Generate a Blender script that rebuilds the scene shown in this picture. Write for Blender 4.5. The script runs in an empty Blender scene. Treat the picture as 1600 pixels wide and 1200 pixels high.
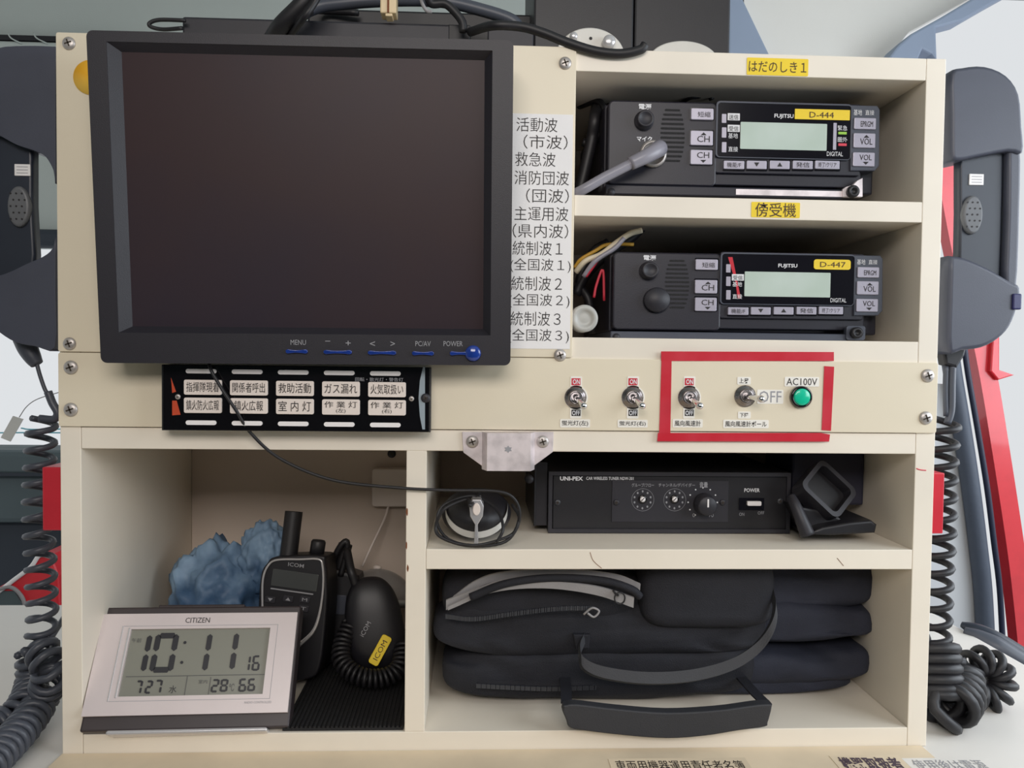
import bpy, bmesh, math, random
from mathutils import Vector, Matrix, noise
random.seed(7)
R = math.radians
SC = bpy.context.scene
COL = SC.collection

# ------------------------------------------------------------------ camera
CAM = Vector((0, -0.56, 0)); FPX = 1244.0
_p, _y, _r = 0.03315, 0.04356, 0.01176
FW = Vector((math.sin(_y)*math.cos(_p), math.cos(_y)*math.cos(_p), -math.sin(_p)))
_rt = Vector((math.cos(_y), -math.sin(_y), 0)); _up = _rt.cross(FW)
RT = math.cos(_r)*_rt + math.sin(_r)*_up
UP = -math.sin(_r)*_rt + math.cos(_r)*_up
cd = bpy.data.cameras.new('camera'); cam = bpy.data.objects.new('camera', cd); COL.objects.link(cam)
m3 = Matrix((RT, UP, -FW)).transposed()
cam.matrix_world = Matrix.Translation(CAM) @ m3.to_4x4()
cd.sensor_width = 36; cd.lens = FPX/1600*36; cd.clip_start = 0.01
SC.camera = cam

# ------------------------------------------------------------------ world and light
w = bpy.data.worlds.new('world'); SC.world = w; w.use_nodes = True
bg = w.node_tree.nodes['Background']; bg.inputs[0].default_value = (0.94, 0.97, 1.0, 1); bg.inputs[1].default_value = 0.85
def area(name, loc, target, sx, sy, power, col):
    l = bpy.data.lights.new(name, 'AREA'); l.shape = 'RECTANGLE'; l.size = sx; l.size_y = sy; l.energy = power; l.color = col
    o = bpy.data.objects.new(name, l); COL.objects.link(o); o.location = loc
    o.rotation_euler = (Vector(target)-Vector(loc)).to_track_quat('-Z', 'Y').to_euler()
    o['kind'] = 'helper'
    return o
area('side_window_daylight', (0.95, -0.55, 0.22), (0.15, 0, 0.0), 0.5, 0.5, 5.2, (0.86, 0.93, 1.0))
area('front_fill_light', (0.0, -1.25, 0.50), (0.0, 0, -0.05), 0.9, 0.35, 10.0, (1.0, 0.93, 0.88))  # warm fill added behind the camera, no window stands there
area('door_window_daylight', (1.2, 0.0, 0.15), (0.3, 0.05, 0.0), 0.9, 0.7, 9.0, (0.85, 0.92, 1.0))  # added lamp at the door side, brightens the right handset and rack side
SC.view_settings.view_transform = 'Standard'; SC.view_settings.look = 'None'
SC.view_settings.exposure = -0.12; SC.view_settings.gamma = 1.0
SC.cycles.max_bounces = 8

# ------------------------------------------------------------------ rack numbers (metres)
XL, XLI, XD0, XD1, XRI, XR = -.2868, -.2726, -.0492, -.035, .3165, .331
ZT, Z1, Z2, Z3, Z4 = .2160, .2004, .1146, .1000, .0148
ZP0, ZP1, ZB, ZM0, ZM1, ZF, ZG = .0002, -.0510, -.0662, -.1359, -.1502, -.2667, -.2807
DEP = 0.215
# ------------------------------------------------------------------ helpers: pixels and frames
def ray(px, py): return FW*FPX + RT*(px-800) - UP*(py-600)
def P(px, py, y=0.0):
    d = ray(px, py); return CAM + d*((y-CAM.y)/d.y)
class Fr:
    def __init__(s, O, Rm=None):
        s.O = Vector(O); s.R = Rm if Rm is not None else Matrix.Identity(3); s.Ri = s.R.transposed()
    def L(s, px, py, y=0.0):
        c = s.Ri @ (CAM-s.O); d = s.Ri @ ray(px, py)
        return c + d*((y-c.y)/d.y)
    def rect(s, x0, y0, x1, y1, y=0.0):
        a, b, c, d = s.L(x0, y0, y), s.L(x1, y0, y), s.L(x1, y1, y), s.L(x0, y1, y)
        return (a.x+d.x)/2, (b.x+c.x)/2, (c.z+d.z)/2, (a.z+b.z)/2   # X0, X1, Z0, Z1
    def M(s): return Matrix.Translation(s.O) @ s.R.to_4x4()
W0 = Fr((0, 0, 0))
def eul(x=0, y=0, z=0):
    return (Matrix.Rotation(R(z), 3, 'Z') @ Matrix.Rotation(R(x), 3, 'X') @ Matrix.Rotation(R(y), 3, 'Y'))

# ------------------------------------------------------------------ materials
def lin(c): return tuple(((x/255+0.055)/1.055)**2.4 if x/255 > 0.04045 else x/255/12.92 for x in c)+(1,)
MATS = {}
def mat(name, rgb, rough=0.5, metal=0.0, var=0.0, scale=40.0, bump=0.0, bscale=200.0, spec=0.5, rgb2=None, trans=0.0, alpha=1.0, coat=0.0, emit=0.0, coord='Object'):
    if name in MATS: return MATS[name]
    m = bpy.data.materials.new(name); m.use_nodes = True; nt = m.node_tree; b = nt.nodes['Principled BSDF']
    b.inputs['Roughness'].default_value = rough; b.inputs['Metallic'].default_value = metal
    b.inputs['Specular IOR Level'].default_value = spec
    b.inputs['Transmission Weight'].default_value = trans; b.inputs['Alpha'].default_value = alpha
    b.inputs['Coat Weight'].default_value = coat; b.inputs['Coat Roughness'].default_value = 0.06
    tc = nt.nodes.new('ShaderNodeTexCoord')
    n = nt.nodes.new('ShaderNodeTexNoise'); n.inputs['Scale'].default_value = scale; n.inputs['Detail'].default_value = 4
    nt.links.new(tc.outputs[coord], n.inputs['Vector'])
    cr = nt.nodes.new('ShaderNodeMixRGB'); c = lin(rgb)
    c2 = lin(rgb2) if rgb2 else tuple(x*(1-var) for x in c[:3])+(1,)
    cr.inputs['Color1'].default_value = c; cr.inputs['Color2'].default_value = c2
    mr = nt.nodes.new('ShaderNodeMapRange'); mr.inputs[1].default_value = 0.42; mr.inputs[2].default_value = 0.72
    nt.links.new(n.outputs['Fac'], mr.inputs[0]); nt.links.new(mr.outputs[0], cr.inputs['Fac'])
    nt.links.new(cr.outputs[0], b.inputs['Base Color'])
    if emit:
        b.inputs['Emission Strength'].default_value = emit; b.inputs['Emission Color'].default_value = c
    if bump:
        n2 = nt.nodes.new('ShaderNodeTexNoise'); n2.inputs['Scale'].default_value = bscale
        nt.links.new(tc.outputs[coord], n2.inputs['Vector'])
        bp = nt.nodes.new('ShaderNodeBump'); bp.inputs['Strength'].default_value = bump; bp.inputs['Distance'].default_value = 0.001
        nt.links.new(n2.outputs['Fac'], bp.inputs['Height']); nt.links.new(bp.outputs[0], b.inputs['Normal'])
    MATS[name] = m; return m
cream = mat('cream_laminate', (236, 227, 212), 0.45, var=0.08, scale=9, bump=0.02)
creamin = mat('cream_board_shaded', (212, 196, 182), 0.6, var=0.10, scale=7)  # the rack's cream made darker, shade of the bays put into the colour
creamp = mat('cream_painted_steel', (228, 217, 194), 0.42, var=0.06, scale=6, bump=0.03, bscale=900)
mdf = mat('cream_base_edge', (226, 208, 180), 0.6, var=0.18, scale=12)
seam = mat('dark_seam', (60, 50, 40), 0.8)
paper = mat('white_paper', (238, 236, 236), 0.6, var=0.03)
tagw = mat('white_tag', (240, 236, 228), 0.4, var=0.03)
ink = mat('black_ink', (28, 24, 26), 0.6)
inkp = mat('dark_violet_ink', (70, 55, 70), 0.6)
yellow = mat('yellow_label', (240, 208, 40), 0.5, var=0.06)
orange = mat('orange_sticker', (245, 180, 40), 0.4, var=0.2, scale=30, rgb2=(250, 210, 90))
redt = mat('red_tape', (196, 32, 50), 0.35, var=0.2, scale=25, rgb2=(205, 60, 75))
redp = mat('red_plastic', (198, 44, 58), 0.35, var=0.1)
redc = mat('red_car_paint', (222, 52, 62), 0.3, var=0.1, coat=0.5)
steel = mat('zinc_steel', (190, 184, 180), 0.42, 0.6, var=0.12, scale=120)
nickel = mat('nickel_switch_ring', (150, 144, 144), 0.25, 1.0, var=0.2, scale=200)
chrome = mat('chrome', (225, 225, 228), 0.12, 1.0)
brush = mat('worn_bright_steel', (232, 222, 224), 0.45, 0.45, var=0.3, scale=90, bump=0.06, bscale=300)
blk = mat('black_plastic', (27, 26, 31), 0.45, var=0.12, scale=60, bump=0.05, bscale=1200)
blk2 = mat('charcoal_plastic', (40, 39, 46), 0.5, var=0.1, scale=60, bump=0.05, bscale=1200)
blkg = mat('gloss_black_plastic', (14, 12, 15), 0.12, var=0.05, coat=0.4)
bezel = mat('monitor_bezel_plastic', (36, 34, 41), 0.48, bump=0.12, bscale=1800)
lcdoff = mat('monitor_screen_glass', (58, 46, 48), 0.38, var=0.15, scale=5, rgb2=(50, 44, 52), spec=0.15)
blue = mat('blue_translucent_button', (30, 58, 140), 0.15, var=0.3, scale=200, coat=0.6)
gtext = mat('grey_print', (150, 150, 155), 0.5)
wtext = mat('white_print', (225, 225, 228), 0.5)
keyw = mat('cream_key_cap', (232, 220, 212), 0.35, var=0.03)
slotw = mat('white_slot_lens', (240, 236, 236), 0.3)
rad = mat('radio_dark_housing', (25, 24, 37), 0.42, var=0.1, scale=50, bump=0.05, bscale=1000)
rad2 = mat('radio_grey_trim', (70, 74, 86), 0.38, var=0.08)
radk = mat('radio_display_window', (20, 19, 26), 0.15, coat=0.5)
btn = mat('radio_silver_button', (176, 172, 186), 0.35, 0.25, var=0.06)
lcd = mat('lcd_grey_green', (184, 200, 188), 0.18, var=0.12, scale=14, rgb2=(206, 218, 212))
lcdc = mat('clock_lcd', (132, 132, 122), 0.25, var=0.05, scale=10)
seg = mat('lcd_segment', (26, 26, 34), 0.4)
green = mat('green_lamp_lens', (20, 190, 150), 0.2, coat=0.6, var=0.2, rgb2=(40, 205, 165))
greenled = mat('green_led', (150, 200, 70), 0.4)
redled = mat('red_mark', (215, 60, 80), 0.4)
rub = mat('black_rubber_cord', (26, 25, 29), 0.5)
gcord = mat('grey_blue_cord', (70, 74, 84), 0.42, var=0.1)
greyc = mat('grey_mic_cord', (140, 138, 148), 0.35)
fab = mat('black_nylon_fabric', (36, 37, 44), 0.7, var=0.25, scale=35, bump=0.5, bscale=1500, spec=0.3)
fab2 = mat('dark_navy_nylon', (44, 47, 60), 0.7, var=0.2, scale=30, bump=0.5, bscale=1500, spec=0.3)
strapm = mat('black_strap_rubber', (46, 47, 52), 0.6, var=0.1, bump=0.2, bscale=900)
tape = mat('grey_zip_tape', (150, 148, 150), 0.7, var=0.1, bump=0.3, bscale=1500)
zipm = mat('black_zip_teeth', (56, 58, 64), 0.4)
clockf = mat('clock_silver_face', (208, 197, 197), 0.35, 0.1, var=0.03)
clockb = mat('clock_dark_case', (56, 48, 50), 0.4, var=0.08)
silver = mat('silver_plastic', (205, 203, 205), 0.25, 0.5)
silverd = mat('silver_speaker_plate', (200, 198, 192), 0.4, 0.1, var=0.05)
bluebag = mat('blue_plastic_film', (62, 88, 118), 0.5, var=0.3, scale=22, rgb2=(146, 174, 200), spec=0.3)
whitep = mat('white_plastic', (228, 216, 208), 0.4)
dome = mat('clear_plastic_dome', (225, 222, 220), 0.22, trans=0.75, spec=0.6)
frost = mat('frosted_white_nylon', (205, 205, 200), 0.4, trans=0.3)
matm = mat('black_ribbed_rubber', (24, 23, 25), 0.8, bump=0.4, bscale=400)
handm = mat('handset_grey_plastic', (70, 73, 86), 0.42, var=0.1, scale=30, bump=0.05, bscale=1200)
handd = mat('handset_dark_recess', (40, 46, 58), 0.4, var=0.1)
ovalm = mat('handset_oval_rubber', (98, 100, 104), 0.45, var=0.1)
lining = mat('grey_headlining', (176, 184, 180), 0.85, var=0.08, scale=3, bump=0.2, bscale=500)
lining_lit = mat('headlining_lit', (238, 236, 230), 0.8, var=0.06, scale=3, bump=0.2, bscale=500)  # lighter copy of the headlining, light from the right put into the colour
pillar = mat('blue_grey_trim', (150, 164, 186), 0.6, var=0.08, scale=5)
palep = mat('pale_grey_trim', (205, 207, 210), 0.6, var=0.05, scale=5)
dash = mat('dark_grey_door_trim', (78, 92, 96), 0.7, var=0.12, scale=6)
dashd = mat('darker_door_trim', (42, 50, 60), 0.7, var=0.12, scale=6)
sealm = mat('door_seal_rubber', (72, 80, 94), 0.55, var=0.1, scale=30, bump=0.3, bscale=150)
seald = mat('door_seal_dark_edge', (34, 40, 62), 0.5)
tablem = mat('white_table_laminate', (226, 222, 216), 0.4, var=0.05, scale=5)
teal = mat('teal_line', (120, 190, 205), 0.5)
wirey = mat('yellow_wire', (205, 160, 60), 0.45)
wirew = mat('cream_wire', (215, 205, 180), 0.45)
wirer = mat('red_wire', (190, 40, 60), 0.45)
creamplug = mat('cream_connector', (222, 200, 160), 0.45, var=0.1)
brown = mat('chipped_brown_wood', (120, 70, 40), 0.8)

# ------------------------------------------------------------------ mesh builder
TXT = {}
def text_mesh(s, bold):
    k = (s, bold)
    if k in TXT: return TXT[k]
    c = bpy.data.curves.new('t', 'FONT'); c.body = s; c.resolution_u = 2; c.offset = bold
    o = bpy.data.objects.new('t', c); COL.objects.link(o)
    dg = bpy.context.evaluated_depsgraph_get(); dg.update()
    m = o.evaluated_get(dg).to_mesh()
    v = [x.co.copy() for x in m.vertices]; f = [tuple(p.vertices) for p in m.polygons]
    o.evaluated_get(dg).to_mesh_clear()
    bpy.data.objects.remove(o); bpy.data.curves.remove(c)
    xs = [a.x for a in v]; ys = [a.y for a in v]
    TXT[k] = (v, f, min(xs), max(xs), min(ys), max(ys)); return TXT[k]
def rrect(x0, x1, z0, z1, r, n=5):
    r = min(r, (x1-x0)/2-1e-6, (z1-z0)/2-1e-6); pts = []
    for cx, cz, a0 in ((x1-r, z0+r, -90), (x1-r, z1-r, 0), (x0+r, z1-r, 90), (x0+r, z0+r, 180)):
        for i in range(n+1):
            a = R(a0+90*i/n); pts.append((cx+r*math.cos(a), cz+r*math.sin(a)))
    return pts
def ell(cx, cz, rx, rz, n=32, rot=0.0):
    c, s = math.cos(R(rot)), math.sin(R(rot)); out = []
    for i in range(n):
        a = 2*math.pi*i/n; u, v = rx*math.cos(a), rz*math.sin(a); out.append((cx+u*c-v*s, cz+u*s+v*c))
    return out
def crom(pts, n=8):
    pts = [Vector(p) for p in pts]
    if len(pts) < 3: return pts
    q = [pts[0]*2-pts[1]]+pts+[pts[-1]*2-pts[-2]]; out = []
    for i in range(1, len(q)-2):
        for k in range(n):
            t = k/n; a, b, c, d = q[i-1], q[i], q[i+1], q[i+2]
            out.append(0.5*((2*b)+(c-a)*t+(2*a-5*b+4*c-d)*t*t+(3*b-a-3*c+d)*t**3))
    out.append(pts[-1]); return out
def frames(pts):
    T = [(pts[min(i+1, len(pts)-1)]-pts[max(i-1, 0)]).normalized() for i in range(len(pts))]
    n = T[0].orthogonal().normalized(); out = []
    for t in T:
        n = (n-t*n.dot(t)); n = n.normalized() if n.length > 1e-9 else t.orthogonal().normalized()
        out.append((t, n, t.cross(n)))
    return out
def helix(path, rad, turns, ppt=16, squash=1.0, phase=0.0):
    d = crom(path, 24); L = [0]
    for a, b in zip(d, d[1:]): L.append(L[-1]+(b-a).length)
    N = int(turns*ppt); out = []; fr = frames(d); j = 0
    for i in range(N+1):
        s = L[-1]*i/N
        while j < len(L)-2 and L[j+1] < s: j += 1
        u = (s-L[j])/max(1e-9, L[j+1]-L[j]); c = d[j].lerp(d[j+1], u); t, n, b = fr[j]
        a = 2*math.pi*i/ppt+phase; out.append(c+(n*math.cos(a)+b*math.sin(a)*squash)*rad)
    return out
class B:
    def __init__(s): s.v = []; s.f = []; s.mi = []; s.sm = []; s.mats = []
    def _m(s, m):
        if m not in s.mats: s.mats.append(m)
        return s.mats.index(m)
    def raw(s, v, f, m, smooth=False):
        o = len(s.v); s.v += [Vector(a) for a in v]; k = s._m(m)
        for a in f: s.f.append([x+o for x in a]); s.mi.append(k); s.sm.append(smooth)
        return s
    def bm(s, bm, m, smooth=False):
        bm.verts.index_update(); bm.normal_update(); k = len(s.sm)
        s.raw([v.co.copy() for v in bm.verts], [[v.index for v in f.verts] for f in bm.faces], m, bool(smooth))
        if smooth == 'cap':
            for i, f in enumerate(bm.faces):
                if abs(f.normal.y) > .999: s.sm[k+i] = False
        bm.free(); return s
    def box(s, x0, x1, y0, y1, z0, z1, m, bev=0.0, seg=2):
        bm = bmesh.new(); bmesh.ops.create_cube(bm, size=1)
        for v in bm.verts: v.co = Vector(((x0+x1)/2+v.co.x*abs(x1-x0), (y0+y1)/2+v.co.y*abs(y1-y0), (z0+z1)/2+v.co.z*abs(z1-z0)))
        if bev: bmesh.ops.bevel(bm, geom=bm.edges[:], offset=min(bev, abs(x1-x0)*.45, abs(y1-y0)*.45, abs(z1-z0)*.45), segments=seg, affect='EDGES', profile=0.5)
        return s.bm(bm, m)
    def prism(s, pts, y0, y1, m, bev=0.0, smooth=False, seg=2):
        bm = bmesh.new(); f = bm.faces.new([bm.verts.new((x, y0, z)) for x, z in pts]); bm.normal_update()
        if f.normal.y > 0: f.normal_flip()
        r = bmesh.ops.extrude_face_region(bm, geom=[f])
        for e in r['geom']:
            if isinstance(e, bmesh.types.BMVert): e.co.y = y1
        bmesh.ops.recalc_face_normals(bm, faces=bm.faces[:])
        if bev:
            eds = [e for e in bm.edges if abs(e.verts[0].co.y-y0) < 1e-7 and abs(e.verts[1].co.y-y0) < 1e-7]
            bmesh.ops.bevel(bm, geom=eds, offset=bev, segments=seg+(2 if smooth else 0), affect='EDGES', profile=0.5, clamp_overlap=True)
        return s.bm(bm, m, 'cap' if smooth else False)
    def ring(s, po, pi, y0, y1, m):
        n = len(po); v = [(x, y0, z) for x, z in po]+[(x, y0, z) for x, z in pi]+[(x, y1, z) for x, z in po]+[(x, y1, z) for x, z in pi]; f = []
        for i in range(n):
            j = (i+1) % n
            f += [[i, j, n+j, n+i], [2*n+j, 2*n+i, 3*n+i, 3*n+j], [j, i, 2*n+i, 2*n+j], [n+i, n+j, 3*n+j, 3*n+i]]
        bm = bmesh.new(); vs = [bm.verts.new(a) for a in v]
        for a in f: bm.faces.new([vs[k] for k in a])
        bmesh.ops.recalc_face_normals(bm, faces=bm.faces[:]); return s.bm(bm, m)
    def flat(s, pts, y, m):
        return s.raw([(x, y, z) for x, z in pts], [list(range(len(pts)))], m)
    def lathe(s, c, prof, m, axis='Y', n=28, smooth=True):
        """prof: list of (r, h) with h along -axis (toward viewer for Y)"""
        c = Vector(c); v = []; f = []
        for r, h in prof:
            for i in range(n):
                a = 2*math.pi*i/n
                if axis == 'Y': v.append(c+Vector((r*math.cos(a), -h, r*math.sin(a))))
                elif axis == 'Z': v.append(c+Vector((r*math.cos(a), r*math.sin(a), h)))
                else: v.append(c+Vector((h, r*math.cos(a), r*math.sin(a))))
        k = len(prof)
        for j in range(k-1):
            for i in range(n):
                f.append([j*n+i, j*n+(i+1) % n, (j+1)*n+(i+1) % n, (j+1)*n+i])
        f.append(list(range(n))); f.append([(k-1)*n+i for i in range(n)][::-1])
        bm = bmesh.new(); vs = [bm.verts.new(a) for a in v]
        for a in f: bm.faces.new([vs[q] for q in a])
        bmesh.ops.remove_doubles(bm, verts=bm.verts[:], dist=1e-7)
        bmesh.ops.recalc_face_normals(bm, faces=bm.faces[:]); return s.bm(bm, m, smooth)
    def tube(s, pts, r, m, n=8, smoothn=6, raw=False, flat=1.0):
        d = [Vector(p) for p in pts] if raw else crom(pts, smoothn)
        fr = frames(d); v = []; f = []; K = len(d)
        for i, (p, (t, a, b)) in enumerate(zip(d, fr)):
            rr = r(i/(K-1)) if callable(r) else r
            for k in range(n):
                an = 2*math.pi*k/n; v.append(p+a*(rr*math.cos(an))+b*(rr*math.sin(an)*flat))
        for i in range(K-1):
            for k in range(n): f.append([i*n+k, i*n+(k+1) % n, (i+1)*n+(k+1) % n, (i+1)*n+k])
        f.append(list(range(n))[::-1]); f.append([(K-1)*n+k for k in range(n)])
        return s.raw(v, f, m, True)
    def ribbon(s, pts, wv, tv, m, smoothn=6, taper=None):
        """flat band along pts: half width vector wv, half thickness vector tv"""
        d = crom(pts, smoothn); wv = Vector(wv); tv = Vector(tv); v = []; f = []; K = len(d)
        for i, p in enumerate(d):
            k = taper(i/(K-1)) if taper else 1.0
            v += [p-wv*k-tv, p+wv*k-tv, p+wv*k+tv, p-wv*k+tv]
        for i in range(K-1):
            for k in range(4): f.append([i*4+k, i*4+(k+1) % 4, (i+1)*4+(k+1) % 4, (i+1)*4+k])
        f.append([3, 2, 1, 0]); f.append([(K-1)*4+k for k in range(4)])
        bm = bmesh.new(); vs = [bm.verts.new(a) for a in v]
        for a in f: bm.faces.new([vs[q] for q in a])
        bmesh.ops.recalc_face_normals(bm, faces=bm.faces[:]); return s.bm(bm, m)
    def pillow(s, c, rx, ry, rz, m, e1=0.6, e2=0.5, nu=48, nv=24, fn=None):
        c = Vector(c); sp = lambda a, e: math.copysign(abs(a)**e, a); v = []; f = []
        for j in range(nv+1):
            ph = -math.pi/2+math.pi*j/nv
            for i in range(nu):
                th = 2*math.pi*i/nu
                q = Vector((rx*sp(math.cos(ph), e1)*sp(math.cos(th), e2), ry*sp(math.cos(ph), e1)*sp(math.sin(th), e2), rz*sp(math.sin(ph), e1)))
                if fn: q = fn(q)
                v.append(c+q)
        for j in range(nv):
            for i in range(nu): f.append([j*nu+i, j*nu+(i+1) % nu, (j+1)*nu+(i+1) % nu, (j+1)*nu+i])
        bm = bmesh.new(); vs = [bm.verts.new(a) for a in v]
        for a in f: bm.faces.new([vs[q] for q in a])
        bmesh.ops.remove_doubles(bm, verts=bm.verts[:], dist=1e-6); bmesh.ops.dissolve_degenerate(bm, edges=bm.edges[:], dist=1e-7)
        bmesh.ops.recalc_face_normals(bm, faces=bm.faces[:]); return s.bm(bm, m, True)
    def text(s, t, x0, x1, z0, z1, y, m, rot=0.0, bold=0.0):
        v, f, a, b, c, d = text_mesh(t, bold); cx, cz = (x0+x1)/2, (z0+z1)/2; cr, sr = math.cos(R(rot)), math.sin(R(rot)); o = []
        for p in v:
            u = ((p.x-a)/(b-a)-0.5)*(x1-x0); q = ((p.y-c)/(d-c)-0.5)*(z1-z0); o.append((cx+u*cr-q*sr, y, cz+u*sr+q*cr))
        return s.raw(o, f, m)
    # pixel versions, on frame fr at local depth
    def pbox(s, fr, x0, y0, x1, y1, ya, yb, m, bev=0.0, seg=2):
        a, b, c, d = fr.rect(x0, y0, x1, y1, ya); return s.box(a, b, ya, yb, c, d, m, bev, seg)
    def prr(s, fr, x0, y0, x1, y1, ya, yb, r, m, bev=0.0):
        a, b, c, d = fr.rect(x0, y0, x1, y1, ya); return s.prism(rrect(a, b, c, d, r), ya, yb, m, bev)
    def pprism(s, fr, pts, ya, yb, m, bev=0.0, smooth=False):
        q = [fr.L(x, y, ya) for x, y in pts]; return s.prism([(a.x, a.z) for a in q], ya, yb, m, bev, smooth)
    def ptext(s, fr, t, x0, y0, x1, y1, y, m, rot=0.0, bold=0.0):
        a, b, c, d = fr.rect(x0, y0, x1, y1, y); return s.text(t, a, b, c, d, y, m, rot, bold)
    def build(s, name, parent=None, fr=None):
        me = bpy.data.meshes.new(name); me.from_pydata([tuple(a) for a in s.v], [], s.f)
        for m in s.mats: me.materials.append(m)
        for p, k, q in zip(me.polygons, s.mi, s.sm): p.material_index = k; p.use_smooth = q
        me.validate(); o = bpy.data.objects.new(name, me); COL.objects.link(o)
        if parent is not None: o.parent = parent
        if fr is not None: o.matrix_world = fr.M()
        return o
def tag(o, label=None, cat=None, group=None, kind=None):
    if label: o['label'] = label
    if cat: o['category'] = cat
    if group: o['group'] = group
    if kind: o['kind'] = kind
    return o
def thing(name, fr, label, cat, group=None):
    o = bpy.data.objects.new(name, None); COL.objects.link(o); o.matrix_world = fr.M(); o.empty_display_size = 0.02
    return tag(o, label, cat, group)
def struct(name, b, label=None): return tag(b.build(name), label or None, None, None, 'structure')
def screw(x, z, y, r, parent, m=None, name='screw', rot=20, h=None):
    b = B(); h = h or r*0.45
    b.lathe((x, y, z), [(r, 0), (r, h*.3), (r*.85, h*.7), (r*.5, h*.95), (0.00001, h)], m or steel, n=20)
    for k in (0, 90):
        a = R(rot+k); c, s = math.cos(a), math.sin(a); l, t = r*.55, r*.1
        b.prism([(x+c*u-s*v, z+s*u+c*v) for u, v in ((-l, -t), (l, -t), (l, t), (-l, t))], y-h-0.00015, y-h*.5, seam)
    return b.build(name, parent)
def pscrew(fr, px, py, y, r, parent, m=None, **k):
    q = fr.L(px, py, y); return screw(q.x, q.z, y, r, parent, m, **k)

# rack numbers (metres)





# ================================================================== SETTING
b = B(); b.box(-0.75, 0.515, -0.30, 0.34, ZG-0.03, ZG-0.0002, tablem, 0.003)
table = tag(b.build('table'), 'white laminate table under the cream equipment rack', 'table')
b = B(); b.box(XL, XR-.004, -.28, -.0004, 0, .0010, mdf, .0003); bs = b.build('base_sheet', None, Fr((0, 0, ZG-.0001))); tag(bs, 'tan board lying on table along the rack front', 'board')
# text strips printed on the table in front of the rack
def floor_text(t, px0, px1, py, h, m, name, label, bold=0.0):
    a = P(px0, py, 0); 
    def onz(px, py):
        d = ray(px, py); return CAM+d*((ZG-CAM.z)/d.z)
    p0, p1 = onz(px0, py), onz(px1, py); v, f, xa, xb, ya, yb = text_mesh(t, bold); o = []
    for q in v:
        u = (q.x-xa)/(xb-xa); k = (q.y-yb)/(yb-ya)
        o.append((p0.x+(p1.x-p0.x)*u, p0.y+(p1.y-p0.y)*u+k*h, ZG+0.0014))
    b = B(); y = max(p0.y, p1.y)
    b.box(p0.x-.004, p1.x+.004, y-h-.004, y+.0025, ZG+0.0008, ZG+0.0012, mdf if px0 < 1400 else tablem)
    b.raw(o, f, m); return tag(b.build(name), label, 'label')
floor_text('車両用機器運用責任者名簿', 960, 1158, 1191, 0.014, ink, 'table_label', 'white label strip with small dark characters on table before the bag')
floor_text('機器取扱者', 1306, 1398, 1186, 0.018, inkp, 'table_label', 'label with bold dark violet characters on table before rack right end', 0.03)
floor_text('使用後は電源', 1420, 1530, 1190, 0.014, gtext, 'table_label', 'label with faint grey characters on table right of the rack')

YB = 0.90
b = B(); b.pbox(W0, -260, -160, 1160, 392, YB, YB+.04, lining); struct('wall_back', b)
b = B(); b.pbox(W0, -260, 357, 400, 386, YB-.03, YB-.001, dashd, .01); b.pbox(W0, -260, 700, 400, 712, YB-.02, YB-.001, dash, .004)
struct('window_1', b)
b = B(); b.pbox(W0, -260, 708, 1440, 748, YB-.06, YB+.04, dash, .01); b.pbox(W0, -260, 742, 1440, 820, YB-.04, YB+.04, dash, .01)
b.pbox(W0, -260, 814, 1440, 1300, YB-.01, YB+.04, dashd, .01); b.pbox(W0, -260, 742, 1440, 747, YB-.062, YB-.05, dashd)
struct('wall_front_lower', b)
b = B(); b.pbox(W0, -200, 54, 200, 62, YB-.03, YB-.001, blk); b.pbox(W0, -200, 63, 200, 78, YB-.03, YB-.001, lining, .004)
for px in (12, 52): 
    b.tube([W0.L(px, 52, YB-.035), W0.L(px+6, 60, YB-.036), W0.L(px+22, 68, YB-.034)], .0012, lining)
struct('trim_1', b)
b = B(); b.pprism(W0, [(1138, -160), (1150, -160), (1162, 0), (1210, 100), (1210, 180), (1138, 180)], YB-.02, YB+.02, pillar, .004); struct('trim_2', b)
b = B(); b.pprism(W0, [(1080, -160), (1760, -160), (1600, -52), (1515, -2), (1420, 50), (1380, 100), (1380, 220), (1150, 220)], YB, YB+.03, lining_lit); struct('ceiling', b)
b = B(); b.pprism(W0, [(1384, 96), (1402, 72), (1425, 52), (1470, 27), (1515, 0), (1600, -50), (1650, -50), (1600, -22), (1555, 3), (1505, 32), (1463, 43), (1465, 97), (1456, 84), (1442, 77), (1436, 90), (1430, 140), (1384, 140)], YB-.06, YB-.02, pillar, .004); struct('trim_3', b)
# roof over everything
b = B(); b.box(-1.35, 1.35, -2.2, YB+.1, .72, .76, lining); struct('ceiling_roof', b)
b = B(); b.box(-1.4, 1.4, -2.2, -2.16, -1.2, .72, dash); struct('wall_rear', b)  # unseen rear shell, with side walls and floor, added to block sky light
b = B(); b.box(-1.4, -1.36, -2.16, -.15, -1.2, .72, lining); struct('wall_left', b)
b = B(); b.box(1.36, 1.40, -2.16, -.25, -1.2, .72, lining); struct('wall_right_side', b)
b = B(); b.box(-1.4, 1.4, -2.16, YB+.04, -1.24, -1.2, dashd); struct('floor', b)
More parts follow.
